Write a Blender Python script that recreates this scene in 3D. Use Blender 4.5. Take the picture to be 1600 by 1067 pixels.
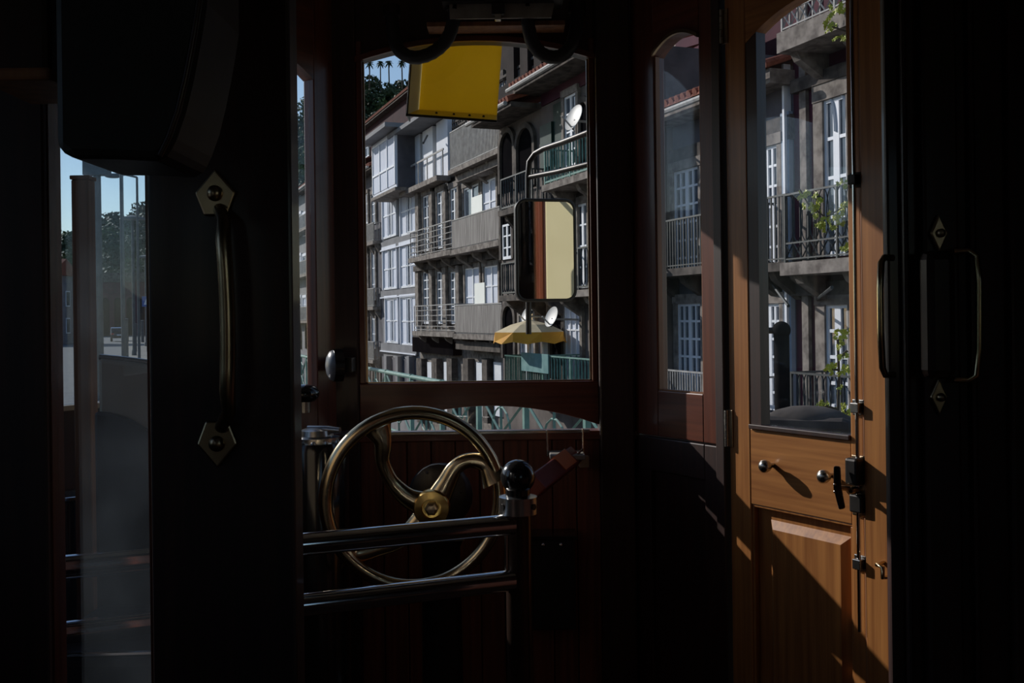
import bpy, math, random
from mathutils import Vector, Matrix
for _o in list(bpy.data.objects): bpy.data.objects.remove(_o)
SC = bpy.context.scene
COL = SC.collection
random.seed(11)
PI = math.pi
# ------------------------------------------------------------------ camera
EYE = 1.2           # seated eye height above the tram floor
FPX = 1600.0        # focal length in picture widths * 1600
ROLL = 0.013
HOR = 38.5          # horizon lies this far above the picture centre
cam = bpy.data.cameras.new('camera'); cam.sensor_width = 36; cam.lens = 36
cam.shift_y = -HOR / 1600; cam.clip_start = 0.02; cam.clip_end = 2000
camo = bpy.data.objects.new('camera', cam); COL.objects.link(camo)
camo.matrix_world = Matrix.Translation((0, 0, EYE)) @ Matrix.Rotation(PI/2, 4, 'X') @ Matrix.Rotation(-ROLL, 4, 'Z')
SC.camera = camo
# ------------------------------------------------------------------ light
SUN = Vector((-0.72, 0.55, 0.43)).normalized()      # towards the sun
w = bpy.data.worlds.new('world'); SC.world = w; w.use_nodes = True
nt = w.node_tree; nt.nodes.clear()
sky = nt.nodes.new('ShaderNodeTexSky'); sky.sky_type = 'NISHITA'; sky.sun_disc = False
sky.sun_elevation = math.asin(SUN.z); sky.sun_rotation = math.atan2(SUN.x, SUN.y)
sky.air_density = 1.0; sky.dust_density = 0.3; sky.ozone_density = 2.0
bg = nt.nodes.new('ShaderNodeBackground'); bg.inputs['Strength'].default_value = 0.085
wo = nt.nodes.new('ShaderNodeOutputWorld')
nt.links.new(sky.outputs[0], bg.inputs[0]); nt.links.new(bg.outputs[0], wo.inputs[0])
sl = bpy.data.lights.new('sun', 'SUN'); sl.energy = 3.2; sl.angle = math.radians(0.53); sl.color = (1.0, 0.945, 0.87)
so = bpy.data.objects.new('sun', sl); COL.objects.link(so)
so.rotation_euler = SUN.to_track_quat('Z', 'Y').to_euler(); so.location = SUN * 60
SC.view_settings.view_transform = 'Standard'; SC.view_settings.look = 'None'
SC.view_settings.gamma = 1; SC.view_settings.use_curve_mapping = False
SC.view_settings.exposure = 0.42

# ------------------------------------------------------------------ materials
MATS = {}
def new_mat(name):
    m = bpy.data.materials.new(name); m.use_nodes = True
    n = m.node_tree.nodes; n.clear()
    return m, n, m.node_tree.links
def surf(name, c1, c2=None, rough=0.6, metal=0.0, scale=6, stretch=(1, 1, 1), bump=0.0, coat=0.0, spec=0.5, detail=6, ramp=(0.35, 0.65)):
    """procedural surface: noise mixes two tones, optional relief"""
    m, n, l = new_mat(name)
    out = n.new('ShaderNodeOutputMaterial'); b = n.new('ShaderNodeBsdfPrincipled')
    l.new(b.outputs[0], out.inputs[0])
    c2 = c2 or tuple(0.8*x for x in c1)
    tc = n.new('ShaderNodeTexCoord'); mp = n.new('ShaderNodeMapping'); mp.inputs['Scale'].default_value = stretch
    nz = n.new('ShaderNodeTexNoise'); nz.inputs['Scale'].default_value = scale; nz.inputs['Detail'].default_value = detail
    l.new(tc.outputs['Object'], mp.inputs[0]); l.new(mp.outputs[0], nz.inputs['Vector'])
    r = n.new('ShaderNodeValToRGB'); r.color_ramp.elements[0].position = ramp[0]; r.color_ramp.elements[1].position = ramp[1]
    r.color_ramp.elements[0].color = (*c1, 1); r.color_ramp.elements[1].color = (*c2, 1)
    l.new(nz.outputs['Fac'], r.inputs[0]); l.new(r.outputs[0], b.inputs['Base Color'])
    b.inputs['Roughness'].default_value = rough; b.inputs['Metallic'].default_value = metal
    b.inputs['Coat Weight'].default_value = coat; b.inputs['Coat Roughness'].default_value = 0.12
    b.inputs['Specular IOR Level'].default_value = spec
    if bump:
        bp = n.new('ShaderNodeBump'); bp.inputs['Strength'].default_value = bump; bp.inputs['Distance'].default_value = 0.01
        l.new(nz.outputs['Fac'], bp.inputs['Height']); l.new(bp.outputs[0], b.inputs['Normal'])
    MATS[name] = m
    return m
V = (60, 60, 2.2); H = (2.2, 60, 60)
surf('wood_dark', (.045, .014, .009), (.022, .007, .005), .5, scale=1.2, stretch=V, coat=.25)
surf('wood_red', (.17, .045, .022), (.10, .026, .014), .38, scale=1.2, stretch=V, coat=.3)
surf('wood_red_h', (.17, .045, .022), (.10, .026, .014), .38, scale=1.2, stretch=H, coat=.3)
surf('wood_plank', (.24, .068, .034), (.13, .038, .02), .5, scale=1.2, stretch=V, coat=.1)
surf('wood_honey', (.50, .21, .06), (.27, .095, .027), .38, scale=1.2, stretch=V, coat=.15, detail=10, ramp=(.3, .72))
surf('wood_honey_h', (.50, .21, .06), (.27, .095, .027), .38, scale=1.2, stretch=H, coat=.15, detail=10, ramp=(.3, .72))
surf('wood_brown', (.34, .15, .065), (.22, .092, .04), .5, scale=1.2, stretch=V)
surf('floor_wood', (.09, .05, .03), (.05, .028, .018), .7, scale=2, stretch=(14, 1, 1))
surf('ceiling_paint', (.50, .45, .36), (.44, .39, .31), .6, scale=3)
surf('black_paint', (.012, .011, .012), (.022, .02, .02), .38, scale=9)
surf('black_rubber', (.01, .01, .01), (.018, .017, .017), .55, scale=30)
surf('black_gloss', (.010, .010, .011), (.016, .015, .015), .16, scale=9, coat=.5)
surf('iron_dark', (.05, .045, .042), (.03, .026, .025), .42, metal=.7, scale=14, bump=.1)
surf('chrome', (.75, .74, .72), (.66, .65, .63), .10, metal=1, scale=16)
surf('steel', (.55, .53, .50), (.42, .40, .38), .27, metal=1, scale=22)
surf('brass', (.74, .60, .38), (.62, .47, .27), .2, metal=1, scale=12)
surf('gold_brass', (.80, .52, .17), (.68, .42, .12), .22, metal=1, scale=12)
surf('post_iron', (.10, .06, .045), (.06, .038, .03), .24, metal=.6, scale=14)
surf('brass_old', (.52, .40, .26), (.34, .25, .16), .3, metal=1, scale=14)
surf('cream', (.74, .66, .42), (.68, .60, .37), .35, scale=3, coat=.3)
surf('tan_panel', (.56, .44, .30), (.47, .36, .24), .5, scale=4)
surf('grey_plate', (.33, .31, .27), (.24, .22, .19), .55, scale=24)
surf('sunlit_orange', (.72, .22, .08), (.62, .18, .06), .4, scale=5)  # sunlight on the lever arm, put into the colour
surf('red_enamel', (.20, .035, .025), (.15, .026, .02), .35, scale=6)
surf('upholstery', (.018, .016, .022), (.028, .024, .03), .6, scale=40, bump=.1)
surf('white_enamel', (.16, .17, .19), (.12, .13, .15), .3, scale=6)
# street
surf('plaster_white', (.76, .79, .86), (.68, .71, .78), .75, scale=1.4, spec=.12)
surf('plaster_grey', (.25, .25, .26), (.19, .19, .20), .8, scale=1.6, spec=.12)
surf('plaster_beige', (.40, .33, .27), (.31, .26, .21), .8, scale=1.1, spec=.12)
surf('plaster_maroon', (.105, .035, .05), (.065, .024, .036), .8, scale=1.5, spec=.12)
surf('iron_matte', (.012, .012, .013), (.02, .019, .019), .85, scale=9, spec=0)
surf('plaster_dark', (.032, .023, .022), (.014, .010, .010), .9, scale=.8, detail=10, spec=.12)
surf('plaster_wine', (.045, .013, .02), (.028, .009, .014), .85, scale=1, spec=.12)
surf('plaster_blue', (.40, .47, .56), (.33, .40, .50), .7, scale=2, spec=.12)
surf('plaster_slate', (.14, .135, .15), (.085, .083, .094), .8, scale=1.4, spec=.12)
surf('render_brown', (.19, .16, .145), (.105, .09, .082), .85, scale=1.3, spec=.12)
surf('granite', (.30, .265, .235), (.13, .112, .10), .85, scale=5, bump=.3, detail=10, spec=.12)
surf('granite_dark', (.14, .12, .105), (.055, .048, .044), .88, scale=4, bump=.4, detail=10, spec=.12)
surf('window_white', (.80, .83, .88), (.70, .73, .79), .5, scale=2)
surf('curtain', (.72, .76, .86), (.58, .62, .72), .8, scale=3, stretch=(6, 6, .6), spec=.12)
surf('paper_white', (.90, .92, .86), (.87, .89, .83), .7, scale=2)
surf('window_glass', (.10, .13, .17), (.04, .055, .075), .06, scale=1.1, spec=.8)
surf('dark_opening', (.006, .006, .007), (.010, .009, .010), .95, scale=2, spec=0)
surf('iron_rail', (.035, .04, .042), (.055, .06, .06), .5, metal=.3, scale=10)
surf('rail_grey', (.42, .41, .39), (.30, .29, .28), .6, scale=6, spec=.12)
surf('mesh_panel', (.33, .31, .29), (.17, .155, .145), .85, scale=2.2, stretch=(9, 9, .5), spec=.12)
surf('rail_green', (.03, .085, .075), (.05, .125, .105), .5, scale=8, spec=.12)
surf('rail_green_light', (.20, .33, .29), (.13, .24, .21), .5, scale=8, spec=.12)
surf('teal_cloth', (.20, .34, .33), (.13, .25, .25), .8, scale=5, spec=.12)
surf('shutter_green', (.018, .045, .035), (.012, .03, .025), .5, scale=4, spec=.12)
surf('roof_tile', (.32, .12, .08), (.18, .065, .045), .8, scale=9, spec=.12)
surf('asphalt', (.24, .23, .22), (.18, .175, .17), .9, scale=3, spec=.12)
surf('paving', (.36, .32, .27), (.26, .23, .19), .9, scale=5, spec=.12)
surf('lower_street', (.22, .20, .18), (.15, .135, .12), .9, scale=3, spec=.12)
surf('grass_hill', (.06, .085, .035), (.03, .05, .022), .95, scale=.15)
surf('river', (.03, .05, .06), (.02, .035, .045), .12, scale=.3, bump=.2)
surf('leaf_dark', (.035, .065, .022), (.018, .036, .014), .7, scale=.4)
surf('leaf_mid', (.085, .13, .035), (.035, .065, .02), .7, scale=.4)
surf('leaf_yellow', (.48, .46, .04), (.26, .33, .035), .5, scale=14)
surf('bark', (.10, .075, .05), (.06, .045, .03), .9, scale=10)
surf('palm_trunk', (.09, .07, .05), (.05, .04, .03), .9, scale=8)
surf('concrete_pole', (.11, .12, .12), (.07, .075, .08), .7, scale=4)
surf('car_black', (.012, .012, .015), (.016, .016, .02), .14, scale=2, coat=.8)
surf('car_silver', (.42, .43, .45), (.38, .39, .41), .2, metal=.5, scale=2, coat=.6)
surf('car_white', (.66, .66, .66), (.6, .6, .6), .2, scale=2, coat=.6)
surf('car_glass', (.03, .035, .04), (.02, .025, .03), .05, scale=2)
surf('tail_red', (.5, .02, .015), (.4, .015, .012), .2, scale=2)
surf('tyre', (.012, .012, .012), (.018, .018, .018), .7, scale=12)
surf('sign_blue', (.02, .12, .42), (.02, .10, .36), .4, scale=2)
surf('dish_white', (.66, .64, .60), (.58, .56, .52), .5, scale=3)
surf('umbrella_gold', (.78, .38, .035), (.66, .30, .03), .8, scale=3)
surf('umbrella_cream', (.74, .62, .40), (.64, .52, .33), .8, scale=3)

def glass_mat(name, tint=(.93, .94, .95), refl=.75, dust=0.0, dustcol=(.5, .5, .5), drough=0.0):
    m, n, l = new_mat(name)
    out = n.new('ShaderNodeOutputMaterial')
    tr = n.new('ShaderNodeBsdfTransparent'); tr.inputs[0].default_value = (*tint, 1)
    gl = n.new('ShaderNodeBsdfGlossy'); gl.inputs['Roughness'].default_value = drough
    lw = n.new('ShaderNodeLayerWeight'); lw.inputs[0].default_value = .5
    pw_ = n.new('ShaderNodeMath'); pw_.operation = 'POWER'; pw_.inputs[1].default_value = 5; l.new(lw.outputs['Facing'], pw_.inputs[0])
    fr = n.new('ShaderNodeMath'); fr.operation = 'MULTIPLY_ADD'; fr.inputs[1].default_value = .95; fr.inputs[2].default_value = .045; l.new(pw_.outputs[0], fr.inputs[0])
    ml = n.new('ShaderNodeMath'); ml.operation = 'MULTIPLY'; ml.inputs[1].default_value = refl
    mx = n.new('ShaderNodeMixShader')
    l.new(fr.outputs[0], ml.inputs[0]); l.new(ml.outputs[0], mx.inputs[0]); l.new(tr.outputs[0], mx.inputs[1]); l.new(gl.outputs[0], mx.inputs[2])
    last = mx
    if dust:
        tc = n.new('ShaderNodeTexCoord'); nz = n.new('ShaderNodeTexNoise'); nz.inputs['Scale'].default_value = 7; nz.inputs['Detail'].default_value = 8
        l.new(tc.outputs['Object'], nz.inputs['Vector'])
        mr = n.new('ShaderNodeMapRange'); mr.inputs[1].default_value = .38; mr.inputs[2].default_value = .75; mr.inputs[3].default_value = dust*.3; mr.inputs[4].default_value = dust
        l.new(nz.outputs['Fac'], mr.inputs[0])
        df = n.new('ShaderNodeBsdfTranslucent'); df.inputs[0].default_value = (*dustcol, 1)
        m2 = n.new('ShaderNodeMixShader'); l.new(mr.outputs[0], m2.inputs[0]); l.new(mx.outputs[0], m2.inputs[1]); l.new(df.outputs[0], m2.inputs[2])
        last = m2
    l.new(last.outputs[0], out.inputs[0]); MATS[name] = m
glass_mat('pane_clear')
glass_mat('pane_door', (.92, .93, .95), .8, .006)
glass_mat('pane_dusty', (.86, .91, .95), .8, .035, (.5, .56, .64))
def mirror_mat():
    m, n, l = new_mat('mirror'); out = n.new('ShaderNodeOutputMaterial'); g = n.new('ShaderNodeBsdfGlossy')
    g.inputs[0].default_value = (.82, .82, .78, 1); g.inputs['Roughness'].default_value = .01
    l.new(g.outputs[0], out.inputs[0]); MATS['mirror'] = m
mirror_mat()
def translucent_yellow(name, c1, c2, fac):
    m, n, l = new_mat(name); out = n.new('ShaderNodeOutputMaterial')
    b = n.new('ShaderNodeBsdfPrincipled'); b.inputs['Roughness'].default_value = .35
    tc = n.new('ShaderNodeTexCoord'); nz = n.new('ShaderNodeTexNoise'); nz.inputs['Scale'].default_value = 5
    r = n.new('ShaderNodeValToRGB'); r.color_ramp.elements[0].color = (*c1, 1); r.color_ramp.elements[1].color = (*c2, 1)
    l.new(tc.outputs['Object'], nz.inputs['Vector']); l.new(nz.outputs['Fac'], r.inputs[0]); l.new(r.outputs[0], b.inputs['Base Color'])
    t = n.new('ShaderNodeBsdfTranslucent'); l.new(r.outputs[0], t.inputs[0])
    mx = n.new('ShaderNodeMixShader'); mx.inputs[0].default_value = fac
    l.new(b.outputs[0], mx.inputs[1]); l.new(t.outputs[0], mx.inputs[2]); l.new(mx.outputs[0], out.inputs[0]); MATS[name] = m
translucent_yellow('yellow_panel', (.76, .58, .07), (.66, .49, .05), .5)
translucent_yellow('cream_panel', (.80, .74, .50), (.74, .68, .44), .6)

# ------------------------------------------------------------------ mesh helpers
class MB:
    def __init__(s): s.v = []; s.f = []
    def add(s, v, f):
        o = len(s.v); s.v += [tuple(p) for p in v]; s.f += [tuple(i+o for i in q) for q in f]; return s
    def box(s, x0, x1, y0, y1, z0, z1):
        if x0 > x1: x0, x1 = x1, x0
        if y0 > y1: y0, y1 = y1, y0
        if z0 > z1: z0, z1 = z1, z0
        return s.add([(x0,y0,z0),(x1,y0,z0),(x1,y1,z0),(x0,y1,z0),(x0,y0,z1),(x1,y0,z1),(x1,y1,z1),(x0,y1,z1)],
              [(0,3,2,1),(4,5,6,7),(0,1,5,4),(1,2,6,5),(2,3,7,6),(3,0,4,7)])
    def tube(s, pts, r, n=8, closed=False, caps=True, flat=1.0, ref=None):
        P = [Vector(p) for p in pts]; N = len(P)
        rs = r if isinstance(r, (list, tuple)) else [r]*N
        v = []; f = []; prev = None
        for i, p in enumerate(P):
            a = P[(i-1) % N] if (closed or i > 0) else p; b = P[(i+1) % N] if (closed or i < N-1) else p
            t = (b-a).normalized()
            if prev is None:
                up = Vector((0,0,1)) if abs(t.z) < .9 else Vector((1,0,0))
                prev = t.cross(up).normalized()
            nn = (prev - t*prev.dot(t)).normalized() if ref is None else t.cross(Vector(ref)).normalized(); bb = t.cross(nn); prev = nn
            for k in range(n):
                th = 2*PI*k/n; v.append(p + nn*math.cos(th)*rs[i] + bb*math.sin(th)*rs[i]*flat)
        M = N if closed else N-1
        for i in range(M):
            for k in range(n):
                f.append((i*n+k, i*n+(k+1)%n, ((i+1)%N)*n+(k+1)%n, ((i+1)%N)*n+k))
        if caps and not closed:
            f.append(tuple(reversed(range(n)))); f.append(tuple((N-1)*n+k for k in range(n)))
        return s.add(v, f)
    def cyl(s, p, q, r, n=14, r2=None): return s.tube([p, q], [r, r if r2 is None else r2], n)
    def bar(s, p, q, w, d):      # thin square bar between two points
        return s.tube([p, q], [w*.7071, w*.7071], 4, flat=d/w)
    def lathe(s, prof, o=(0,0,0), axis=(0,0,1), n=20):
        ax = Vector(axis).normalized(); up = Vector((0,0,1)) if abs(ax.z) < .9 else Vector((1,0,0))
        a = ax.cross(up).normalized(); b = ax.cross(a); o = Vector(o); v = []; f = []
        for r, h in prof:
            for k in range(n):
                th = 2*PI*k/n; v.append(o + ax*h + (a*math.cos(th) + b*math.sin(th))*max(r, 1e-5))
        for i in range(len(prof)-1):
            for k in range(n): f.append((i*n+k, i*n+(k+1)%n, (i+1)*n+(k+1)%n, (i+1)*n+k))
        f.append(tuple(range(n))); f.append(tuple((len(prof)-1)*n+k for k in range(n)))
        return s.add(v, f)
    def sphere(s, c, r, n=16, m=10, sc=(1,1,1)):
        prof = []; v = []; f = []
        for i in range(m+1):
            ph = -PI/2 + PI*i/m
            for k in range(n):
                th = 2*PI*k/n; v.append((c[0]+r*sc[0]*math.cos(ph)*math.cos(th), c[1]+r*sc[1]*math.cos(ph)*math.sin(th), c[2]+r*sc[2]*math.sin(ph)))
        for i in range(m):
            for k in range(n): f.append((i*n+k, i*n+(k+1)%n, (i+1)*n+(k+1)%n, (i+1)*n+k))
        return s.add(v, f)
    def prism(s, poly, y0, y1):  # poly of (x, z), extruded in y
        n = len(poly); v = [(x, y0, z) for x, z in poly] + [(x, y1, z) for x, z in poly]
        f = [tuple(range(n)), tuple(reversed(range(n, 2*n)))] + [(i, i+n, (i+1)%n+n, (i+1)%n) for i in range(n)]
        return s.add(v, f)
    def loft(s, A, B, y0, y1):   # ring between two outlines with equal point counts (open strips), extruded in y
        return s.prism(list(A) + list(reversed(B)), y0, y1)
    def build(s, name, mat, parent=None, bevel=0, smooth=None, loc=None, kind=None):
        me = bpy.data.meshes.new(name); me.from_pydata(s.v, [], s.f); me.update()
        import bmesh
        bm = bmesh.new(); bm.from_mesh(me); bmesh.ops.recalc_face_normals(bm, faces=bm.faces[:]); bm.to_mesh(me); bm.free()
        me.materials.append(MATS[mat])
        o = bpy.data.objects.new(name, me); COL.objects.link(o)
        if smooth:
            for p in me.polygons: p.use_smooth = True
            me.set_sharp_from_angle(angle=math.radians(smooth))
        if bevel:
            b = o.modifiers.new('bevel', 'BEVEL'); b.width = bevel; b.segments = 2; b.limit_method = 'ANGLE'
        if parent: o.parent = parent
        if loc: o.location = loc
        if kind: o['kind'] = kind
        return o
def empty(name, loc=(0,0,0), rz=0):
    o = bpy.data.objects.new(name, None); COL.objects.link(o); o.location = loc; o.rotation_euler = (0,0,rz); o.empty_display_size = .1
    return o
def tag(o, label, cat=None, group=None):
    o['label'] = label
    if cat: o['category'] = cat
    if group: o['group'] = group
    return o
def struct(o, label=None):
    o['kind'] = 'structure'
    if label: o['label'] = label
    return o
def copy_tree(o, parent=None, **kw):
    c = o.copy(); COL.objects.link(c); c.parent = parent
    for ch in list(o.children): copy_tree(ch, c)
    return c
# ------------------------------------------------------------------ survey helpers: picture measurements -> real positions
def km(px, py):
    dx = px - 800.0; dy = py - 533.5 + HOR
    return (dx - ROLL*dy)/FPX, (dy + ROLL*dx)/FPX
def P(px, py, Y):
    k, m = km(px, py); return Vector((k*Y, Y, EYE - m*Y))
class Plane:
    """upright plane through P0 along ex; local x runs along it, local y away from the tram aisle / into the house"""
    def __init__(s, P0, ex):
        l = math.hypot(*ex); s.P0 = P0; s.ex = (ex[0]/l, ex[1]/l); s.n = (s.ex[1], -s.ex[0]); s.rz = math.atan2(s.ex[1], s.ex[0])
    def at(s, px, py, off=0.0):
        k, m = km(px, py)
        Y = (off + s.n[0]*s.P0[0] + s.n[1]*s.P0[1]) / (s.n[0]*k + s.n[1])
        return s.ex[0]*(k*Y - s.P0[0]) + s.ex[1]*(Y - s.P0[1]), EYE - m*Y
    def root(s, name): return empty(name, (s.P0[0], s.P0[1], 0), s.rz)
def arc(x0, x1, z0, z1, zm, n=14):
    """curve from (x0,z0) over a crown near zm to (x1,z1)"""
    r = []
    for i in range(n+1):
        t = i/n; lin = z0 + (z1-z0)*t; r.append((x0 + (x1-x0)*t, lin + (zm - (z0+z1)/2)*4*t*(1-t)))
    return r

# =================================================================== THE TRAM: setting
FR = Plane((-.506, 3.0), (1, 0))                 # front wall of the driver's platform
RP = Plane((.347, 3.0), (.53, -.848))            # slanted right side: corner window, then the folding door
LP = Plane((-1.0625, 2.1096), (.53, .848))       # slanted left side
BK = Plane((0, 1.3), (1, 0))                     # bulkhead between saloon and platform
ZC = 2.22
FW = .853                                        # width of the front wall
def S(mb, name, mat, **k): return struct(mb.build(name, mat, **k))
# saloon and platform shell
S(MB().box(-1.2, 1.2, -2.6, 1.3, -.06, 0), 'floor', 'floor_wood')
def slab(poly, z0, z1):
    n = len(poly); m = MB(); m.add([(x,y,z0) for x,y in poly]+[(x,y,z1) for x,y in poly],
        [tuple(range(n)), tuple(range(n,2*n))]+[(i,(i+1)%n,(i+1)%n+n,i+n) for i in range(n)]); return m
S(slab([(-1.2,1.3),(1.2,1.3),(1.0,2.2),(.36,3.04),(-.52,3.04),(-1.14,2.08)], -.06, 0), 'floor_platform', 'floor_wood')
S(MB().box(-1.2, 1.2, -2.6, 1.36, 2.32, 2.38), 'ceiling', 'ceiling_paint')
cp = S(slab([(-1.16,1.25),(1.16,1.25),(1.06,2.1),(.40,3.08),(-.56,3.08),(-1.18,2.05)], ZC, ZC+.04), 'ceiling_platform', 'ceiling_paint')
S(slab([(-1.26,1.2),(1.26,1.2),(1.22,2.1),(.50,3.28),(-.66,3.28),(-1.30,2.02)], ZC+.045, ZC+.16), 'roof_platform', 'cream', bevel=.02)
for nm, xa in (('left', -1.26), ('right', 1.2)):
    # saloon side walls with a row of sash windows behind and beside the camera
    wl_ = struct(empty('wall_'+nm, (xa, 0, 0)))
    MB().box(0, .06, -2.6, 1.36, -.06, 1.0).build('dado', 'wood_dark', wl_); MB().box(0, .06, -2.6, 1.36, 1.75, 2.36).build('upper_panel', 'wood_dark', wl_)
    ys = [-2.6, -2.4, -1.85, -1.75, -1.2, -1.1, -.55, 1.36] if nm == 'right' else [-2.6, -2.4, -1.85, -1.75, -1.2, -1.1, -.55, .5, 1.1, 1.36]
    for i in range(0, len(ys), 2): MB().box(0, .06, ys[i], ys[i+1], 1.0, 1.75).build('pier', 'wood_dark', wl_)
    for i in range(1, len(ys)-1, 2):
        wn = struct(MB().box(xa+.01, xa+.05, ys[i], ys[i+1], 1.0, 1.03).box(xa+.01, xa+.05, ys[i], ys[i+1], 1.72, 1.75).build('window_%d' % (5+(i-1)//2+(4 if nm == 'right' else 0)), 'wood_red_h'))
        MB().box(xa+.028, xa+.032, ys[i], ys[i+1], 1.03, 1.72).build('pane', 'pane_clear', wn)
S(MB().box(-1.26, 1.26, -2.66, -2.6, -.06, 2.36), 'wall_back', 'wood_dark')
wpl = struct(empty('wall_platform_left', (-1.14, 1.3, 0)))
MB().box(0, .06, 0, .81, -.06, 1.0).build('dado', 'wood_dark', wpl); MB().box(0, .06, 0, .81, 1.75, ZC).build('upper_panel', 'wood_dark', wpl)
for ya, yb_ in ((0, .18), (.72, .81)): MB().box(0, .06, ya, yb_, 1.0, 1.75).build('pier', 'wood_dark', wpl)
MB().box(.028, .032, .18, .72, 1.0, 1.75).build('pane', 'pane_clear', wpl)  # unseen side pane added to let light onto the seat and dusty glass
S(slab([(.83,2.25),(.90,2.28),(1.18,1.3),(1.10,1.3)], -.06, ZC), 'wall_platform_right', 'wood_dark')

# ---- bulkhead: fixed right part, header, left part with its glazed sliding door
bx_l0 = km(100, 533)[0]*1.33; bx_l1 = BK.at(241, 533)[0]; bx_o0 = BK.at(463, 533)[0]; bx_o1 = km(1380, 533)[0]*1.316
wb = struct(empty('wall_bulkhead', (0, 1.3, 0)), 'dark wooden bulkhead between saloon and driver platform')
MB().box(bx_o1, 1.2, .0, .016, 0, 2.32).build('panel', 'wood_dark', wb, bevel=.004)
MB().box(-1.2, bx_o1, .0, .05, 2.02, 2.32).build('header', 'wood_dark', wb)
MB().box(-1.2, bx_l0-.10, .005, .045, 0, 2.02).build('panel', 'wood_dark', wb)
for a, b, d in ((1408, 1418, .012), (1437, 1492, .018), (1512, 1524, .01), (1572, 1600, .014)):
    MB().box(BK.at(a, 533)[0], BK.at(b, 533)[0], -d, 0, .0, 2.0).build('moulding', 'wood_dark', wb, bevel=.004)
d2 = struct(empty('door_2', (0, 1.3, 0)), 'dark glazed sliding bulkhead door beside the doorway')
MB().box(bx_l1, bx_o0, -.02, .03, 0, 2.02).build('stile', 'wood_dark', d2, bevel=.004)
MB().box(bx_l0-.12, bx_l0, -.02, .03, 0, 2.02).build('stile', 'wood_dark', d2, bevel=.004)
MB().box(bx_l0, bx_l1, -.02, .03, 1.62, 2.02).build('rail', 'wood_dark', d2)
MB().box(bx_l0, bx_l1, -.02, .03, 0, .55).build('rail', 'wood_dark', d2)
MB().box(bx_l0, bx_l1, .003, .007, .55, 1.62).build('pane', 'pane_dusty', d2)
m = MB()
m.box(bx_l0, bx_l0+.002, -.012, .022, .55, 1.62); m.box(bx_l1-.005, bx_l1, -.012, .022, .55, 1.62)
m.build('glazing_bead', 'wood_red', d2)
# grab handle of the sliding door
def pentagon(cx, cz, w, h, up=1):
    return [(cx, cz+up*h*.5), (cx+w*.5, cz+up*h*.02), (cx+w*.28, cz-up*h*.45), (cx-w*.28, cz-up*h*.45), (cx-w*.5, cz+up*h*.02)]
hd = empty('handle', (0, 0, 0)); hd.parent = d2; hd['label'] = 'long brass grab handle with pointed end plates'
c1 = BK.at(338, 303, .02); c2 = BK.at(341, 692, .02)
for (cx, cz), up in ((c1, 1), (c2, -1)):
    pl = MB().prism(pentagon(cx, cz, .051, .062, up), -.026, -.02).build('end_plate', 'brass_old', hd, bevel=.0025)
    MB().sphere((cx, -.028, cz), .010, 12, 8, (1, .7, 1)).build('screw', 'brass_old', hd, smooth=60)
a = BK.at(354, 330, .04); b = BK.at(362, 652, .04)
g = [(c1[0]+.006, -.028, c1[1]-.02), (a[0], -.052, a[1]-.012)]
for i in range(1, 9):
    t = i/9; g.append((a[0]+(b[0]-a[0])*t+.004*math.sin(PI*t), -.062, a[1]-.012+(b[1]-a[1]+.02)*t))
g += [(b[0], -.052, b[1]+.008), (c2[0]+.006, -.028, c2[1]+.02)]
MB().tube(g, [.008, .0085]+[.0095]*8+[.0085, .008], 12).build('grip', 'brass_old', hd, smooth=60)
# grab handle on the right of the bulkhead
hr = empty('handle', (0, 0, 0)); hr.parent = wb; hr['label'] = 'wide dark grip between diamond plates with bright side bars'
for cy, up in ((365, 1), (620, -1)):
    cx, cz = BK.at(1465, cy, .02)
    MB().prism([(cx, cz+.024), (cx+.011, cz), (cx, cz-.024), (cx-.011, cz)], -.026, -.018).build('end_plate', 'brass_old', hr, bevel=.002)
    MB().sphere((cx+.001, -.029, cz), .0055, 10, 8).build('screw', 'brass_old', hr, smooth=60)
x0, zt = BK.at(1437, 392, .03); x1, zb = BK.at(1492, 592, .03)
MB().box(x0, x1, -.045, -.018, zb, zt).build('grip', 'wood_dark', hr, bevel=.012)
def side_bar(pxs, pys):
    pts = [(BK.at(px, py, .04)[0], -yy, BK.at(px, py, .04)[1]) for (px, py), yy in zip(pxs, pys)]
    MB().tube(pts, .0042, 10).build('side_bar', 'brass', hr, smooth=60)
side_bar([(1496,392),(1516,391),(1526,400),(1529,440),(1529,545),(1526,586),(1516,594),(1496,594)], [.03,.034,.04,.042,.042,.04,.034,.03])
side_bar([(1400,402),(1384,402),(1377,410),(1374,450),(1375,520),(1379,575),(1386,586),(1402,586)], [.03,.034,.04,.042,.042,.04,.034,.03])

# ---- front wall: planked dash, windscreen, pillars
wx0 = FR.at(569, 345)[0]; wx1 = FR.at(922, 345)[0]
zs = FR.at(745, 597)[1]; zside = FR.at(569, 97)[1]; zcrown = FR.at(742, 66)[1]
zslot = FR.at(740, 672)[1]
wf = struct(FR.root('wall_front'), 'planked dash wall below the windscreen')
pw = .0709
for i in range(13):
    xa = -.02 + i*pw
    MB().box(xa+.0012, min(xa+pw-.0012, FW+.02), 0, .022, 0, zslot-.03).build('plank', 'wood_plank', wf, bevel=.003)
MB().box(-.02, FW+.02, .022, .034, 0, zslot-.03).build('backing', 'wood_dark', wf)
MB().box(-.03, FW+.03, .036, .05, -.5, zslot-.01).build('outer_panel', 'cream', wf)
MB().box(-.02, FW+.02, -.02, .05, zslot-.03, zslot-.004).build('ledge', 'wood_red_h', wf, bevel=.003)
m = MB().box(wx0-.02, wx1-.01, -.024, .0, zslot-.010, zslot); m.build('edge_strip', 'steel', wf, bevel=.002)
MB().box(-.04, FW+.04, 0, .05, ZC-.03, ZC).build('top_rail', 'wood_dark', wf)
w1 = struct(FR.root('window_1'), 'large arched windscreen in dark red frame')
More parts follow.
